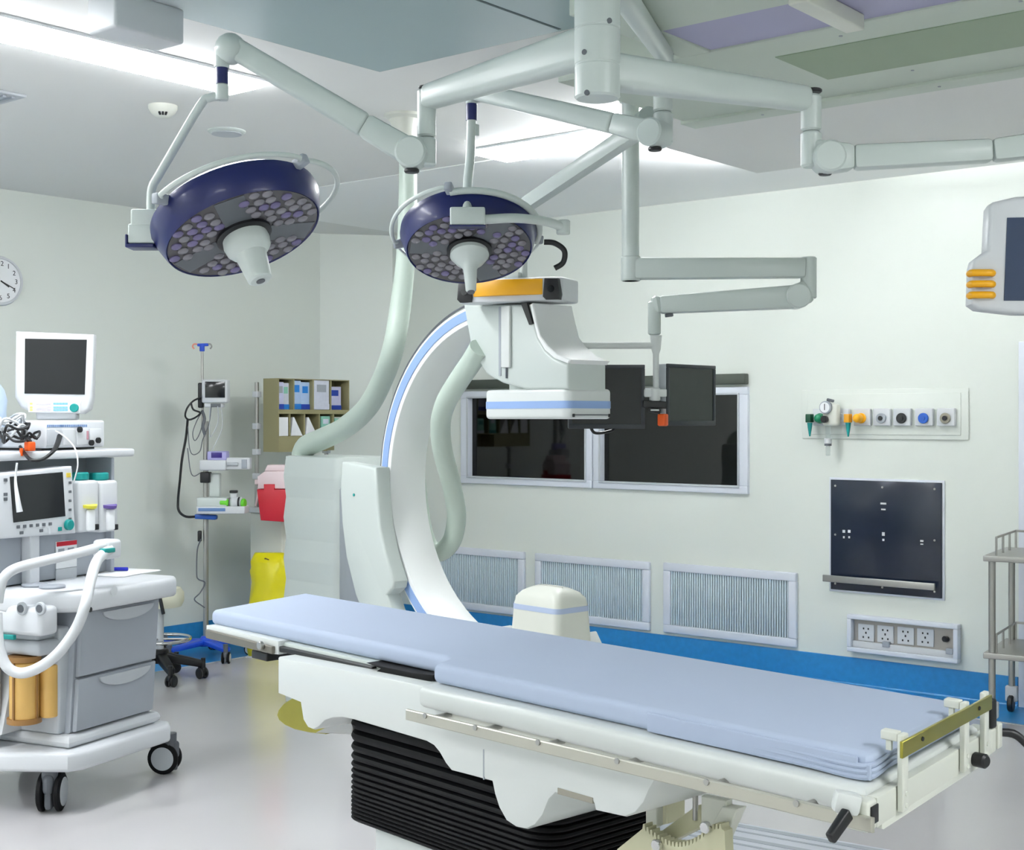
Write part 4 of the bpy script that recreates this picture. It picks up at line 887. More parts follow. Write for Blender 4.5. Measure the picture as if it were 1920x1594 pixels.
# absorber side
m = M(); m.box(.04, .10, .09, .60, .29, .70, .01); part('side_panel', m, GREYL, t)
m = M(); m.cyl((-.035, .19, .36), (0, 0, 1), .055, .22, 28, bev=.006); part('absorber_canister', m, AMBER, t)
m = M(); m.lathe([(.05, .58), (.062, .58), (.062, .60), (.05, .60)], 28, (-.035, .19, 0)); m.lathe([(.05, .345), (.064, .345), (.064, .365), (.05, .365)], 28, (-.035, .19, 0))
for a in (0, 1.6, 3.2, 4.8): m.box(-.035+.058*math.cos(a)-.004, -.035+.058*math.cos(a)+.004, .19+.058*math.sin(a)-.004, .19+.058*math.sin(a)+.004, .36, .59)
part('canister_cage', m, mat('bronze_plastic', (150, 110, 60), .4), t)
m = M(); m.cyl((.03, .13, .36), (0, 0, 1), .035, .2, 20, bev=.004); part('second_canister', m, AMBER, t)
m = M(); m.box(-.07, .05, .08, .32, .605, .66, .02); m.box(-.05, .05, .11, .30, .66, .70, .01); part('absorber_head', m, GREYL, t)
m = M(); m.box(-.10, -.03, .30, .42, .26, .62, .02); part('scavenger_box', m, GREYL, t)
m = M(); p = AM.at(26, 1340, 5.3); q = AM.at(68, 1328, 5.32); m.cyl(p, q-p, .018, (q-p).length, 16, bev=.003); part('drain_cup', m, AMBER, t)
m = M(); m.ball(AM.at(26, 1340, 5.29), .018); part('drain_tap', m, TEAL, t)
# worktop
m = M(); m.prism([(-.03, .06), (.03, -.02), (.10, -.045), (.57, -.045), (.625, .0), (.625, .66), (-.05, .66), (-.11, .52), (-.12, .20)], .765, .845, 'h', .02, 3); part('worktop', m, TOPW, t)
m = M(); m.box(-.117, -.02, .03, .52, .69, .80, .02); part('breathing_block', m, TOPW, t)
for y, x in ((1141, 42), (1141, 77)):
    c = AM.pu(x, y, -.118); m = M(); m.cyl((-.113, c[0], c[1]), (-1, 0, 0), .024, .014, 24, bev=.003); o = part('port_ring', m, GREYL, t); part('port_hole', M().cyl((-.127, c[0], c[1]), (-1, 0, 0), .015, .002, 20), GREYD, o)
for x, y in ((65, 1099), (98, 1102)):
    c = AM.ph(x, y, .846); m = M(); m.cyl((c[0], c[1], .846), (0, 0, 1), .05, .01, 28, bev=.003); part('valve_dome', m, GREYP, t)
c = AM.ph(38, 1088, .86); m = M(); m.cyl((c[0], c[1], .846), (0, 0, 1), .035, .05, 20, r2=.022, bev=.004); part('flow_sensor', m, TEAL, t)
c = av(60, 1164, .0); m = M(); m.box(-.12, -.105, .16, .24, .672, .69, .003); part('release_tab', m, TEAL, t)
c = av(213, 1108, -.046); m = M(); m.cyl((c[0], -.046, c[1]), (0, -1, 0), .018, .004, 20); part('brand_disc', m, OFFW, t)
c = av(166, 1143, -.04); m = M(); m.cyl((c[0], -.03, c[1]), (0, -1, 0), .010, .02, 14); part('lock', m, BLACK, t)
# tower
vt = .30
TL = -.14; TR = .594
m = M(); m.box(TL, TR, vt+.03, .64, .85, 1.06, .006); m.box(TL, TR, vt+.14, .64, 1.06, 1.335, .006); m.box(TR-.02, TR, vt, .64, .85, 1.335, .005); part('tower', m, GREYP, t)
m = M(); m.box(av(50, 1040, vt)[0], av(68, 1040, vt)[0], vt-.02, vt+.03, .85, 1.06, .006); part('tower_column', m, TOPW, t)
z = .9
a = av(104, 1016, vt+.028); b = av(143, 1062, vt+.028); m = M(); m.box(a[0], b[0], vt+.024, vt+.03, b[1], a[1], .002); o = part('notice_label', m, PAPER, t)
m = M(); m.box(a[0]+.002, b[0]-.002, vt+.023, vt+.025, a[1]-.02, a[1]-.002); part('label_header', m, RED, o)
m = M()
for i, q in enumerate(((.1, .38), (.55, .85))): m.box(a[0]+(b[0]-a[0])*q[0], a[0]+(b[0]-a[0])*q[1], vt+.023, vt+.025, a[1]-.06, a[1]-.03)
part('label_picture', m, GREYP, o)
a = av(104, 1068, vt+.028); b = av(143, 1088, vt+.028); m = M(); m.box(a[0], b[0], vt+.024, vt+.03, b[1], a[1], .002); part('gauge_label', m, GREYL, t)
m = M(); m.box(TL, TR+.095, vt-.03, .66, 1.338, 1.372, .01); part('top_shelf', m, TOPW, t)
# built-in display
D = Frame(AM.wld((0, 0, 0)), .42, .907)
dsp = [av(-25, 890, vt-.04), av(133, 874, vt-.04), av(140, 1000, vt-.04), av(-18, 1012, vt-.04)]
m = M(); m.prism(dsp, vt-.05, vt+.06, 'v', .012, 3); o = part('display_housing', m, TOPW, t)
m = M(); m.prism([av(18, 894, vt-.05), av(117, 885, vt-.05), av(122, 968, vt-.05), av(25, 980, vt-.05)], vt-.053, vt-.045, 'v', .001, 1); part('display_screen', m, SCREEN, o)
c = av(126, 984, vt-.05); m = M(); m.cyl((c[0], vt-.05, c[1]), (0, -1, 0), .022, .02, 24, bev=.004); part('control_knob', m, TEAL, o)
c = av(112, 992, vt-.05); m = M(); m.box(c[0]-.01, c[0]+.01, vt-.054, vt-.045, c[1]-.008, c[1]+.008, .002); part('start_key', m, TEAL, o)
m = M()
for i in range(6): c = av(34+i*12, 988-i*1.1, vt-.05); m.box(c[0]-.008, c[0]+.008, vt-.053, vt-.045, c[1]-.006, c[1]+.006, .001)
for i in range(5): c = av(131, 905+i*17, vt-.05); m.box(c[0]-.007, c[0]+.007, vt-.053, vt-.045, c[1]-.005, c[1]+.005, .001)
for y in (900, 927, 936): c = av(10, y, vt-.05); m.box(c[0]-.009, c[0]+.009, vt-.053, vt-.045, c[1]-.006, c[1]+.006, .001)
for x, y in ((40, 999), (77, 995)): c = av(x, y, vt-.05); m.box(c[0]-.009, c[0]+.009, vt-.053, vt-.045, c[1]-.006, c[1]+.006, .001)
part('membrane_keys', m, GREYD, o)
c = av(128, 891, vt-.05); m = M(); m.box(c[0]-.011, c[0]+.011, vt-.054, vt-.045, c[1]-.009, c[1]+.009, .001); part('alarm_key', m, mat('mustard_key', (214, 190, 70), .4), o)
# vaporisers
for (xa, xb, colr) in ((139, 176, mat('lemon_plastic', (220, 214, 70), .4)), (178, 212, mat('violet_plastic', (104, 84, 160), .4))):
    a = av(xa, 902, vt-.02); b = av(xb, 995, vt-.02)
    m = M(); m.box(a[0], b[0], vt-.05, vt+.13, b[1], a[1], .014, 3); o = part('vaporiser', m, OFFW, t)
    m = M(); uc = (a[0]+b[0])/2; m.cyl((uc, vt+.01, a[1]+.001), (0, 0, 1), .042, .032, 24, bev=.005); part('vaporiser_dial', m, TEAL, o)
    m = M(); zc2 = a[1]-(a[1]-b[1])*.5; m.lathe([(.034, 0), (.044, 0), (.044, .012), (.034, .012)], 24, (uc, vt-.03, zc2), (0, -.25, 1)); part('filler_collar', m, colr, o)
    m = M(); m.box(uc-.022, uc+.022, vt-.062, vt-.045, zc2-.10, zc2-.012, .006); part('sight_cover', m, PAPER, o)
    m = M(); m.box(b[0]-.035, b[0]-.012, vt-.06, vt-.045, b[1]+.006, b[1]+.03, .003); part('drain_latch', m, BLACK, o)
# breathing hose, two limbs and their elbow
m = M(); p = AM.at(207, 1028, 5.33); m.box(p.x-.05, p.x+.035, p.y-.03, p.y+.05, p.z-.04, p.z+.035, .015); part('y_piece', m, TOPW, t)
q = AM.at(199, 1030, 5.28); m = M(); m.box(q.x-.04, q.x+.02, q.y-.03, q.y-.0, q.z-.012, q.z+.006, .004); part('y_piece_band', m, TEAL, t)
m = M(); m.tube([AM.at(x, y, z) for x, y, z in ((200, 1022, 5.3), (150, 1036, 5.2), (77, 1053, 5.1), (30, 1066, 5.05), (8, 1082, 5.02), (0, 1104, 5.02), (-4, 1130, 5.02))], .019, 14, 6); part('breathing_hose', m, OFFW, t)
m = M(); m.tube([AM.at(x, y, z) for x, y, z in ((206, 1030, 5.3), (183, 1050, 5.2), (170, 1088, 5.08), (160, 1134, 4.98), (142, 1180, 4.98), (108, 1226, 4.96), (69, 1254, 4.96), (35, 1262, 4.97), (10, 1246, 4.97), (-3, 1205, 4.98), (-6, 1150, 5.0))], .020, 14, 6); part('breathing_hose', m, OFFW, t)
m = M(); c = AM.at(8, 1048, 5.5); m.cyl(c-Vector((0, 0, .06)), (0, 0, 1), .05, .13, 24, bev=.006); part('amber_jar', m, AMBER, t)
# papers and pen on the worktop
t = thing('paper_sheets', 'white papers lying on the anaesthesia machine worktop', 'papers', AM, (.5, .12, .846))
m = M(); a = AM.ph(180, 1068, .847); b = AM.ph(255, 1084, .847)
c0 = AM.ph(235, 1074, .847)
for k, an in enumerate((.0, .12)):
    m.prism([(c0[0]+math.cos(an+q)*.16, c0[1]+math.sin(an+q)*.16) for q in (.55, pi-.55, pi+.55, -.55)], .8465+k*.0012, .8475+k*.0012, 'h')
part('sheets', m, PAPER, t)
a = AM.ph(178, 1069, .853); b = AM.ph(240, 1069, .853); m = M(); m.cyl((a[0], a[1], .8575), (b[0]-a[0], b[1]-a[1], 0), .008, math.hypot(b[0]-a[0], b[1]-a[1]), 12, bev=.002)
solo('blue_pen', m, mat('ink_blue', (36, 50, 190), .4), 'dark blue pen lying on the papers of the anaesthesia machine', 'pen', AM, (a[0], a[1], .849))
# patient monitor rack and screen
t = thing('monitor_module_rack', 'white monitor module box on the top shelf, under the tilted screen', 'module rack', AM, (.36, .5, 1.373))
ml = av(86, 812, vt-.02)[0]; mr_ = av(197, 812, vt-.02)[0]; mz1 = av(140, 788, vt-.02)[1]; mz0 = 1.374
m = M(); m.box(ml, mr_, vt-.02, vt+.36, mz0+.008, mz1, .01); part('rack_body', m, TOPW, t)
for q in (.03, -.05):
    m = M(); m.box(ml+.02, mr_-.02, vt+.02, vt+.3, mz0, mz0+.0079); 
part('rack_feet', m, BLACK, t)
w_ = mr_-ml
m = M(); m.box(ml+.005, ml+w_*.24, vt-.026, vt-.019, mz0+.02, mz1-.035, .002); part('left_module', m, GREYL, t)
for k, a in enumerate((.27, .5, .72)): part('module_face', M().box(ml+w_*a, ml+w_*(a+.2), vt-.025, vt-.019, mz0+.018, mz1-.035, .002), OFFW, t)
m = M()
for fu, fz in ((.38, .68), (.70, .3), (.58, .22)): m.cyl((ml+w_*fu+.05, vt-.0255, mz0+(mz1-mz0)*fz), (0, -1, 0), .012, .01, 16)
part('sensor_ports', m, BLACK, t)
m = M(); m.box(ml+w_*.66, ml+w_*.69, vt-.027, vt-.0251, mz0+.04, mz0+.075); part('pink_port', m, mat('rose_plastic', (190, 140, 150), .4), t)
m = M(); rr = random.Random(4)
u = ml+w_*.02
for a, n in ((.0, 8), (.22, 14)):
    for i in range(n): m.box(ml+w_*(a+.02)+i*.011, ml+w_*(a+.02)+i*.011+.007, vt-.0215, vt-.0195, mz1-.028, mz1-.018)
part('module_legend', m, mat('legend_blue', (110, 140, 186), .5), t)
PM = Frame(at(100, 700, 5.62), 1, .16); vs = 0.0
pm = lambda x, y, v=0.: PM.pv(x, y, v)
a = pm(30, 622, vs); b = pm(176, 626, vs); c = pm(172, 762, vs); d = pm(60, 772, vs)
t = thing('patient_monitor', 'white patient monitor screen with a key strip on top of the anaesthesia machine', 'monitor', PM, (0, .05, mz1))
m = M(); m.prism([pm(29, 621, vs), pm(176, 627, vs), pm(173, 745, vs), pm(168, 768, vs), pm(155, 776, vs), pm(60, 774, vs), pm(38, 764, vs), pm(27, 745, vs)], vs, vs+.09, 'v', .014, 3); o = part('monitor_housing', m, OFFW, t)
m = M(); m.prism([pm(47, 635, vs), pm(163, 637, vs), pm(159, 740, vs), pm(46, 738, vs)], vs-.003, vs+.004, 'v', .001, 1); part('monitor_screen', m, SCREEN, t)
m = M(); m.prism([pm(50, 752, vs), pm(152, 752, vs), pm(150, 774, vs), pm(54, 773, vs)], vs-.006, vs+.004, 'v', .002, 1); ks = part('key_strip', m, PAPER, t)
c = pm(140, 765, vs); m = M(); m.cyl((c[0], vs-.006, c[1]), (0, -1, 0), .018, .014, 20, bev=.003); part('trim_knob', m, TEAL, ks)
KC = [mat('key_yellow', (220, 216, 120), .5), mat('key_lilac', (196, 190, 214), .5), mat('key_blue', (120, 176, 220), .5)]
for ci, x0, x1 in ((0, 57, 66), (1, 69, 98), (2, 101, 130)):
    m = M()
    for yy in (757, 764, 769):
        n = int((x1-x0)/5.5)+0
        for i in range(max(1, n)): c = pm(x0+2+i*5.5, yy, vs); m.box(c[0]-.0055, c[0]+.0055, vs-.0085, vs-.0055, c[1]-.004, c[1]+.004)
    part('keys', m, KC[ci], ks)
m = M(); m.box((a[0]+b[0])/2-.08, (a[0]+b[0])/2+.08, vs+.02, vs+.12, mz1+.001, pm(100, 775, vs)[1]+.01, .01); part('monitor_foot', m, OFFW, t)
# clutter at the left end of the shelf
t = thing('sensor_cable_bundle', 'tangled white and black sensor cables piled on the shelf left of the module box', 'cables', AM, (.0, .3, 1.373))
rr = random.Random(11); zs = 1.385
def coil(cx, cy, n, r0, mm, rad, zz):
    m = M(); pts = []
    for i in range(n): a = i*.55; r = r0*(.75+.5*rr.random()); pts.append((cx+r*math.cos(a), cy+r*.9*math.sin(a), zz+.05*rr.random()+.0022*i))
    m.tube(pts, rad, 8, 4); return part('coiled_cable', m, mm, t)
c = av(22, 800, vt+.05); coil(c[0], vt+.05, 34, .065, OFFW, .005, 1.41); coil(c[0]+.02, vt+.1, 26, .07, GREYL, .0045, 1.42); coil(c[0]-.03, vt-.0, 26, .06, BLACK, .0055, 1.385)
coil(c[0]+.05, vt-.0, 18, .035, BLACK, .005, 1.385)
m = M(); m.tube([AM.at(x, y, z) for x, y, z in ((112, 818, 5.42), (106, 836, 5.33), (96, 850, 5.27), (78, 862, 5.25), (58, 862, 5.24), (46, 850, 5.3), (38, 838, 5.38))], [.011, .010]+[.007]*5, 12, 6); part('probe_cable', m, BLACK, t, 'thick black probe cable')
m = M(); m.tube([AM.at(x, y, z) for x, y, z in ((104, 808, 5.42), (120, 818, 5.36), (140, 840, 5.26), (146, 872, 5.22), (138, 905, 5.22))], .003, 8, 6); part('clear_line', m, OFFW, t)
m = M(); m.tube([AM.at(x, y, z) for x, y, z in ((32, 868, 5.2), (29, 900, 5.2), (33, 935, 5.18), (37, 960, 5.18))], [.004, .005, .009, .012], 8, 6); part('hanging_line', m, OFFW, t)
p = AM.at(56, 848, 5.33); m = M(); m.box(p.x-.018, p.x+.018, p.y-.015, p.y+.015, 1.3735, 1.41, .006); m.cyl(AM.at(40, 855, 5.3), (0, 0, 1), .007, .03, 12); part('orange_connector', m, ORANGE, t)
m = M(); c = AM.at(-22, 772, 5.5); m.ball((c.x, c.y, c.z), .11, .75, .55, 1.36, 20)
for v in m.bm.verts: v.co += Vector((math.sin(v.co.z*60)*.004, math.sin(v.co.z*43+v.co.x*30)*.005, 0))
solo('breathing_bag', m, mat('pale_blue_bag', (178, 196, 216), .45, noise=.04), 'pale blue bag standing at the left edge beside the patient monitor', 'bag', AM, (c.x, c.y, c.z-.1))
# ================================================================== DRIP STAND BY THE LEFT WALL
ZI = 8.6; IV = Frame(at(386, 785, ZI), 1, 0); s = ZI/F
iv = lambda x, y: ((x-386)*s, H0-(y-CY)*s)
t = thing('drip_stand', 'steel drip stand on a blue five-legged base by the left wall', 'drip stand', IV, (0, 0, 0))
m = M()
for k in range(5):
    a = 2*pi*k/5+.35; e = (.29*math.cos(a), .29*math.sin(a)); m.beam((0, 0, .10), (e[0], e[1], .085), .07, .035, .055, .03, r=.01, seg=3)
m.cyl((0, 0, .075), (0, 0, 1), .06, .06, 24, r2=.03, bev=.005); part('star_base', m, BLUEPD, t)
for k in range(5): a = 2*pi*k/5+.35; caster(IV, (.28*math.cos(a), .28*math.sin(a)), a+.9, .035, .05, t, GREYD)
m = M(); m.cyl((0, 0, .135), (0, 0, 1), .017, iv(0, 790)[1]-.135, 20); part('lower_pole', m, STEEL, t)
m = M(); zt = iv(0, 650)[1]; m.tube([((380-386)*s, 0, iv(0, 800)[1]), ((379-386)*s, 0, zt)], .008, 14); part('upper_pole', m, STEEL, t)
m = M(); x = (379-386)*s; m.cyl((x, 0, zt-.03), (0, 0, 1), .016, .045, 16, bev=.003); m.beam((x-.03, 0, zt+.01), (x+.04, 0, zt+.012), .02, .018, r=.005); part('hook_head', m, BLUEPD, t)
for sg, mm in ((-1, mat('salmon_plastic', (232, 150, 130), .4)), (1, STEEL)):
    m = M(); m.tube([(x+sg*.02, 0, zt+.012), (x+sg*.05, 0, zt+.016), (x+sg*.06, 0, zt+.0), (x+sg*.05, 0, zt-.014)], .005, 8, 5); part('hook', m, mm, t)
m = M(); a = iv(372, 968); b = iv(408, 970); m.beam((a[0]-.02, -.01, a[1]), (b[0], -.01, b[1]), .05, .03, r=.01); part('blue_clamp', m, BLUEP, t)
m = M(); m.box(-.045, -.015, -.03, .03, iv(0, 765)[1], iv(0, 718)[1], .008); m.box(-.03, .03, -.035, .035, iv(0, 905)[1], iv(0, 885)[1], .006); part('black_clamp', m, BLACK, t)
m = M(); m.box((372-386)*s, (379-386)*s, -.03, .0, iv(0, 1015)[1], iv(0, 995)[1], .006); part('plug_brick', m, BLACK, t)
def ivbox(x0, y0, x1, y1, d0, d1, r=.006):
    a = iv(x0, y1); b = iv(x1, y0); return (a[0], b[0], d0, d1, a[1], b[1], r)
t = thing('vital_signs_monitor', 'small white vital signs monitor clamped to the drip stand', 'monitor', IV, (.07, 0, iv(0, 750)[1]))
part('monitor_housing', M().box(*ivbox(381, 712, 429, 756, -.05, .05, .012)), OFFW, t)
part('monitor_screen', M().box(*ivbox(388, 716, 425, 746, -.054, -.045, .001)), SCREEN, t)
part('lower_front', M().box(*ivbox(386, 757, 420, 764, -.045, .04, .006)), OFFW, t); part('connector_row', M().box(*ivbox(398, 757, 417, 763, -.05, -.04, .003)), GREYD, t)
t = thing('monitor_leads', 'thin black and grey leads drooping from the vital signs monitor', 'cables', IV, (0, -.06, iv(0, 900)[1]))
def lead(L, r, mm, d=-.06, nm='lead'):
    m = M(); m.tube([(iv(x, y)[0], d+.012*math.sin(i*1.9), iv(x, y)[1]) for i, (x, y) in enumerate(L)], r, 8, 5); part(nm, m, mm, t)
lead([(382, 745), (366, 752), (356, 765), (352, 780), (358, 787), (372, 782), (380, 774), (366, 768), (362, 755)], .006, BLACK)
lead([(354, 786), (350, 820), (344, 860), (340, 900), (335, 940), (338, 958), (352, 968), (372, 968)], .008, BLACK, -.03, 'power_cable')
lead([(384, 770), (372, 790), (366, 812), (370, 826), (378, 812), (386, 784)], .003, GREYD)
lead([(400, 762), (396, 790), (390, 812), (384, 826), (378, 846), (366, 852), (360, 838), (356, 800)], .003, GREYD)
lead([(412, 762), (412, 790), (404, 812), (398, 818), (396, 790), (398, 762)], .003, GREYL)
lead([(418, 762), (420, 800), (408, 832), (400, 846)], .0025, GREYL)
lead([(356, 840), (360, 880), (368, 892), (380, 886)], .003, GREYD)
lead([(382, 770), (386, 785), (384, 800), (388, 815)], .010, GREYD, -.05)
lead([(380, 1010), (372, 1030), (372, 1075), (376, 1085), (386, 1092), (378, 1110), (368, 1122), (380, 1134), (386, 1138)], .004, GREYD, -.04, 'tail_cable')
t = thing('infusion_pump', 'white and lilac infusion pump with a purple display on the drip stand', 'pump', IV, (.06, 0, iv(0, 880)[1]))
part('pump_body', M().box(*ivbox(378, 862, 428, 882, -.07, .05, .012)), OFFW, t); part('pump_top', M().box(*ivbox(392, 846, 428, 863, -.06, .04, .010)), LILAC, t)
part('pump_display', M().box(*ivbox(400, 848, 420, 858, -.063, -.055, .001)), mat('purple_display', (56, 40, 130), .2), t)
part('syringe_carriage', M().box(*ivbox(427, 858, 471, 880, -.05, .02, .006)), OFFW, t)
m = M(); a = iv(430, 870); b = iv(450, 870); m.cyl((a[0], -.055, a[1]), (1, 0, 0), .012, b[0]-a[0], 14); part('syringe_barrel', m, GREYL, t); part('pusher', M().box(*ivbox(456, 861, 466, 878, -.056, -.045, .002)), GREYP, t)
t = thing('suction_unit', 'white tray unit with two green knobs low on the drip stand', 'suction unit', IV, (.08, 0, iv(0, 965)[1]))
part('tray', M().box(*ivbox(374, 948, 464, 962, -.09, .06, .006)), OFFW, t); part('tray_body', M().box(*ivbox(374, 932, 430, 949, -.08, .04, .008)), PALE, t)
part('blue_strip', M().box(*ivbox(378, 951, 428, 957, -.094, -.085, .002)), mat('steel_blue', (96, 128, 176), .4), t)
m = M(); a = iv(424, 941); m.cyl((a[0]-.025, -.06, a[1]), (1, 0, -.05), .024, .05, 20, bev=.005); part('green_knob', m, LIME, t)
m = M(); a = iv(446, 942); m.cyl((a[0]-.04, -.03, a[1]), (1, 0, 0), .036, .075, 24, bev=.01); part('motor_housing', m, OFFW, t)
m = M(); a = iv(456, 943); m.cyl((a[0], -.04, a[1]), (1, -.2, 0), .030, .022, 20, bev=.005); part('green_cap', m, LIME, t)
part('dark_ring', M().cyl((iv(450, 0)[0], -.04, iv(0, 942)[1]), (1, -.1, 0), .036, .010, 20), BLACK, t)
part('black_lever', M().box(*ivbox(433, 919, 447, 924, -.05, -.01, .004)), BLACK, t)
m = M(); m.box(*ivbox(434, 924, 446, 934, -.04, .0, .004)); part('lever_post', m, OFFW, t)
m = M(); m.box(*ivbox(392, 888, 412, 932, .0, .05, .006)); part('clear_cup', m, PALE, t)
# ================================================================== STOOL half behind the machine
zs_ = 7.85; ST = Frame(at(300, 785, zs_), 1, 0); s2 = zs_/F
t = thing('operating_stool', 'low stool with cream seat, chrome foot ring and black star base behind the machine', 'stool', ST, (0, 0, 0))
m = M()
for k in range(5):
    a = 2*pi*k/5+.2; m.beam((0, 0, .14), (.24*math.cos(a), .24*math.sin(a), .085), .06, .06, .045, .04, r=.012, seg=3)
m.cyl((0, 0, .10), (0, 0, 1), .05, .08, 20, bev=.006); part('star_base', m, BLACK, t)
for k in range(5): a = 2*pi*k/5+.2; caster(ST, (.235*math.cos(a), .235*math.sin(a)), a+.7, .032, .05, t, BLACK)
m = M(); m.cyl((0, 0, .16), (0, 0, 1), .022, .26, 18); part('gas_column', m, GREYL, t)
m = M(); m.tube([(.17*math.cos(2*pi*k/40), .17*math.sin(2*pi*k/40), .235) for k in range(40)], .011, 10, closed=True)
for a in (0, 2.1, 4.2): m.tube([(.02*math.cos(a), .02*math.sin(a), .235), (.165*math.cos(a), .165*math.sin(a), .235)], .008, 8)
part('foot_ring', m, CHROME, t)
m = M(); zs0 = H0-(1137-785)*s2; zs1 = H0-(1100-785)*s2; m.lathe([(0, zs0), (.12, zs0), (.135, zs0+.03), (.135, zs1-.035), (.115, zs1-.008), (.08, zs1), (0, zs1)], 36); part('seat_pad', m, SEATC, t)
m = M(); m.beam(((306-300)*s2, -.12, H0-(1098-785)*s2), ((319-300)*s2, -.15, H0-(1145-785)*s2), .014, .02, r=.004); part('height_lever', m, BLACK, t)
# ================================================================== SUPPLY CART in the far corner
RK = Frame(at(522, 785, 8.9), SS, CC)      # u along the left wall, v towards it
rk = lambda x, y, v=0.: RK.pv(x, y, v)
t = thing('supply_cart', 'cream supply cart with a taupe bin rack on poles in the far corner', 'cart', RK, (.3, .1, 0))
u1 = rk(655, 740)[0]
c0 = rk(505, 850)
m = M(); m.box(-.02, .66, -.06, .26, .10, .88, .01); part('cart_body', m, CREAM, t)
m = M(); m.box(-.04, .68, -.08, .28, .88, .915, .008); part('cart_top', m, OFFW, t)
for du in (.04, .60):
    for dv in (-.01, .21): caster(RK, (du, dv), 1.2, .04, .04, t, GREYD)
for du in (0., .62):
    m = M(); m.cyl((du, .215, .915), (0, 0, 1), .014, 1.74-.915, 16); o = part('rack_pole', m, STEEL, t)
    for z in (1.12, 1.28, 1.45, 1.66): part('pole_clamp', M().box(du-.02, du+.02, .19, .24, z-.02, z+.02, .005), OFFW, o)
z_t = rk(522, 709)[1]; z_m1 = rk(522, 768)[1]; z_m0 = rk(522, 776)[1]; z_b = rk(522, 818)[1]; z_bb = rk(522, 848)[1]
m = M(); m.box(0, .006, 0, .15, z_bb, z_t); m.box(u1-.006, u1, 0, .15, z_m0-.02, z_t); m.box(.0061, u1-.0061, .144, .1495, z_bb, z_t-.0061); m.box(.0061, u1-.0061, .0005, .1495, z_t-.006, z_t-.0003); m.box(.0061, u1-.0061, .0005, .1438, z_m0, z_m1); m.box(.0061, u1-.03, .02, .1438, z_b-.006, z_b); m.box(.006, u1-.2, .004, .144, z_bb, z_b-.006)
for k in (.21, .48, .73): m.box(u1*k-.005, u1*k+.005, 0, .15, z_m1, z_t)
for k in (.17, .37, .58, .78): m.box(u1*k-.005, u1*k+.005, .01, .15, z_b, z_m0)
part('bin_rack', m, TAN, t)
# packets in the rack
def packet(u0_, u1_, z0_, z1_, d, cols, label, v0=.02, lean=0.0):
    p = thing('supply_packet', label, 'packet', RK, ((u0_+u1_)/2, v0, z0_), 'packets in the bin rack')
    part('wrapper', M().box(u0_, u1_, v0, v0+d, z0_+.0005, z1_, .004), cols[0], p)
    h = z1_-z0_; part('printed_band', M().box(u0_-.0005, u1_+.0005, v0-.001, v0+d*.5, z0_+.003, z0_+h*.2), cols[1], p)
    part('printed_title', M().box(u0_+(u1_-u0_)*.2, u1_-(u1_-u0_)*.2, v0-.0012, v0+.002, z0_+h*.6, z0_+h*.85), cols[2], p)
LB = mat('pale_blue_wrap', (176, 200, 232), .3, noise=.1, nscale=40); SB = mat('sky_blue_print', (40, 130, 214), .4); DB = mat('deep_blue_print', (40, 70, 170), .4); LV = mat('lavender_wrap', (200, 200, 228), .3, noise=.1, nscale=40); WG = mat('grey_white_wrap', (206, 210, 222), .35, noise=.12, nscale=50); MINT = mat('mint_wrap', (140, 200, 180), .4, noise=.15, nscale=50)
H = z_t-z_m1
packet(.010, .064, z_m1, z_m1+H*.88, .1, (LV, DB, GREYP), 'lavender packet, first in the upper row of the bin rack')
packet(.068, .126, z_m1, z_m1+H*.86, .1, (WG, SB, MINT), 'grey white packet, second in the upper row of the bin rack', .04)
packet(.138, .213, z_m1, z_m1+H*.94, .11, (LB, SB, SB), 'pale blue packet with sky blue base, third in the upper row of the bin rack')
packet(.217, .298, z_m1, z_m1+H*.9, .1, (LB, DB, SB), 'pale blue packet beside the second divider of the bin rack', .03)
packet(.311, .452, z_m1, z_m1+H*.97, .1, (WG, WG, GREYP), 'tall grey white packet in the third upper bin', .005)
packet(.470, .605, z_m1, z_m1+H*.78, .1, (LV, DB, DB), 'lilac packet with blue print in the last upper bin', .05)
h2 = z_m0-z_b
def wedge(k0, k1, full, label, mm=PAPER):
    m = M(); a, b = u1*k0, u1*k1
    m.prism([(a, z_b+.0005), (b, z_b+.0005), (b-(0 if full else (b-a)*.72), z_b+h2*.85), (a+(0 if full else (b-a)*.18), z_b+h2*.85)], .015, .09, 'v', .002, 1)
    solo('folded_card', m, mm, label, 'folded card', RK, ((a+b)/2, .05, z_b), 'cards in the lower row of the bin rack')
wedge(.01, .155, True, 'square white card, first in the lower row of the bin rack'); wedge(.19, .355, False, 'wedge shaped white card, second in the lower row of the bin rack'); wedge(.39, .56, False, 'wedge shaped white card, third in the lower row of the bin rack')
packet(u1*.62, u1*.75, z_b, z_b+h2*.9, .08, (MINT, TEAL, WG), 'mint green packet in the lower row of the bin rack')
packet(u1*.83, u1*.95, z_b, z_b+h2*.8, .08, (MINT, WG, TEAL), 'speckled mint packet, last in the lower row of the bin rack', .03)
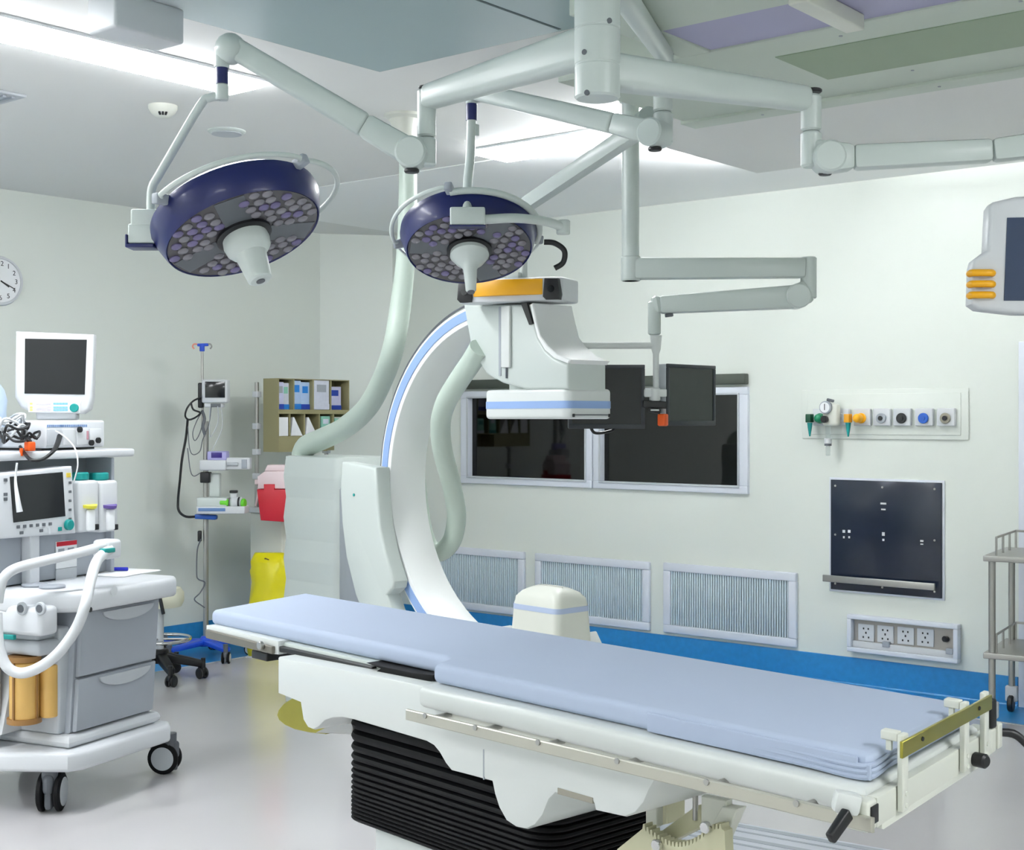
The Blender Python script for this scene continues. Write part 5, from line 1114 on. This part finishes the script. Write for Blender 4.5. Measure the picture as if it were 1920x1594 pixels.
# loose packets on the cart top
zc_ = .9155; LOB = []
for i, (u, v, w, d, h, mm, lab) in enumerate(((.0, -.05, .10, .10, .10, mat('clear_wrap', (196, 200, 196), .2, noise=.25, nscale=60), 'crumpled clear wrap on the near end of the supply cart'), (.12, -.04, .14, .12, .12, LB, 'pale blue wrapped pack on the supply cart top'), (.27, -.03, .10, .12, .11, mat('peach_wrap', (224, 200, 186), .4, noise=.1), 'peach coloured pack on the supply cart top'), (.39, .02, .14, .1, .13, PAPER, 'white box on the supply cart below the conduit'), (.55, -.02, .08, .09, .135, MINT, 'mint green box at the far end of the supply cart'))):
    m = M(); m.box(u, u+w, v, v+d, zc_, zc_+h, .012, 2)
    if i < 2:
        for q in m.bm.verts: q.co += Vector((rr.uniform(-.008, .008), rr.uniform(-.008, .008), rr.uniform(0, .012)))
    solo('wrapped_pack', m, mm, lab, 'pack', RK, (u+w/2, v+d/2, zc_), 'packs on the cart top')
# sharps bin hung on the near end of the cart
ZS = 8.62; SB_ = Frame(at(510, 785, ZS), .9, -.15); sb = lambda x, y, v=0.: SB_.pv(x, y, v)
t = thing('sharps_bin', 'red sharps container with a pale pink lid hung on the near end of the cart', 'sharps bin', SB_, (0, 0, sb(500, 980)[1]))
m = M(); m.prism([sb(481, 918), sb(494, 918), sb(494, 908), sb(514, 908), sb(514, 918), sb(552, 918), sb(545, 980), sb(488, 976)], 0, .16, 'v', .008, 2); part('bin_body', m, RED, t)
m = M(); m.prism([sb(482, 917, -.006), sb(550, 917, -.006), sb(556, 892, -.006), sb(545, 884, -.006), sb(494, 884, -.006), sb(480, 894, -.006)], .012, .15, 'v', .008, 2); m.box(sb(474, 895)[0], sb(484, 895)[0], .03, .12, sb(0, 905)[1], sb(0, 896)[1], .004); part('bin_lid', m, PINK, t)
m = M(); m.prism([sb(492, 884), sb(540, 884), sb(540, 872), sb(498, 872)], .03, .14, 'v', .008, 2); part('lid_flap', m, PINK, t)
m = M(); m.tube([(sb(479, 900)[0], .07, sb(0, 900)[1]), (sb(476, 925)[0], .07, sb(0, 925)[1]), (sb(472, 945)[0], .07, sb(0, 945)[1])], .007, 8, 4); part('lid_strap', m, PINK, t)
# yellow waste bag
YB_ = Frame(at(505, 785, 8.66), .95, -.1); yb = lambda x, y: YB_.pv(x, y, 0)
m = M(); bm = bmesh.new(); RR = []
prof = [(1036, 478, 530), (1040, 474, 545), (1052, 471, 552), (1064, 473, 556), (1070, 471, 560), (1092, 474, 562), (1110, 470, 566), (1140, 464, 570), (1200, 462, 572), (1250, 470, 566), (1262, 480, 556)]
for i, (y, xa, xb) in enumerate(prof):
    a = yb(xa, y); b = yb(xb, y); cxx = (a[0]+b[0])/2; hw = (b[0]-a[0])/2; dp = hw*(.35 if i < 2 else .6)
    RR.append([bm.verts.new((cxx+hw*math.cos(q)*(1+.05*math.sin(q*5+i)), dp*math.sin(q)*(1+.08*math.sin(q*7+i*1.3)), a[1])) for q in [2*pi*k/36 for k in range(36)]])
for A, B in zip(RR, RR[1:]):
    for k in range(36): bm.faces.new((A[k], A[(k+1) % 36], B[(k+1) % 36], B[k]))
bm.faces.new(RR[0]); bm.faces.new(RR[-1][::-1]); bmesh.ops.recalc_face_normals(bm, faces=bm.faces); m.add(bm)
zb_ = yb(500, 1262)[1]
t = thing('waste_bag', 'bright yellow waste bag standing at the near end of the supply cart', 'waste bag', YB_, (0, 0, 0))
part('bag_film', m, YBAG, t)
m = M(); m.prism([yb(462, 1255), yb(575, 1255), yb(570, 1290), yb(466, 1290)], -.09, .09, 'v'); m = M(); m.box(-.12, .16, -.09, .09, .0, zb_+.02, .01); part('bag_stand', m, GREYL, t)
a = yb(500, 1048); m = M(); m.beam((a[0], -.055, a[1]), (a[0]+.035, -.058, a[1]-.012), .02, .03, r=.006); part('bag_tie', m, mat('brown_tie', (70, 50, 30), .5), t)
m = M(); a = yb(518, 1106); m.box(a[0]-.03, a[0]+.03, -.125, -.12, a[1]-.006, a[1]+.006)
# ================================================================== STEEL TROLLEY at the right edge
TR_ = Frame(at(1897, 785, 7.02), .853, -.52); tx, ty = 0.0, 0.0
t = thing('steel_trolley', 'two shelf stainless steel instrument trolley cut by the right edge', 'trolley', TR_, (tx+.3, ty-.2, 0))
TD = .457; TWd = .70; z1 = .81; z2 = .34
for dx in (0, TWd):
    for dy in (0, -TD):
        m = M(); m.cyl((tx+dx, ty+dy, .12), (0, 0, 1), .0165, z1-.12, 18); o = part('trolley_leg', m, STEEL, t)
        m = M(); m.box(tx+dx-.03, tx+dx+.03, ty+dy-.02, ty+dy+.02, .05, .13, .008); part('caster_fork', m, OFFW, o)
        m = M(); m.cyl((tx+dx-.014, ty+dy-.02, .042), (1, 0, 0), .042, .028, 24, bev=.006); part('caster_wheel', m, BLACK, o)
for z, nm in ((z1, 'top_shelf'), (z2, 'lower_shelf')):
    m = M(); m.box(tx-.035, tx+TWd+.035, ty-TD-.035, ty+.03, z, z+.028, .004); o = part(nm, m, STEEL, t)
    m = M(); zr = z+.115; L = [(tx+.02, ty-TD+.0, zr), (tx+.02, ty-.0, zr), (tx+TWd-.02, ty, zr), (tx+TWd-.02, ty-TD, zr)]
    m.tube(L, .006, 8)
    for k in range(4): y = ty-TD+TD*k/3; m.cyl((tx+.02, y, z+.028), (0, 0, 1), .0055, .087, 8)
    for k in range(1, 5): m.cyl((tx+.02+k*.17, ty, z+.028), (0, 0, 1), .0055, .087, 8)
    part('guard_rail', m, STEEL, o)
# ================================================================== CAMERA AND RENDER LOOK
cam = bpy.data.cameras.new('camera'); co = bpy.data.objects.new('camera', cam); COL.objects.link(co)
co.location = (0, 0, H0); co.rotation_euler = (pi/2, 0, YAW); cam.sensor_fit = 'HORIZONTAL'; cam.sensor_width = 36
cam.lens = 36*F/1920; cam.shift_y = -(797-CY)/1920; cam.clip_start = .05
SC.camera = co
w = bpy.data.worlds.new('world'); SC.world = w; w.use_nodes = True
w.node_tree.nodes['Background'].inputs['Color'].default_value = (.8, .85, .9, 1); w.node_tree.nodes['Background'].inputs['Strength'].default_value = .2
SC.view_settings.view_transform = 'Standard'; SC.view_settings.look = 'None'; SC.view_settings.gamma = 1; SC.view_settings.exposure = 1.5
SC.view_settings.use_curve_mapping = False
SC.cycles.max_bounces = 10; SC.cycles.diffuse_bounces = 5
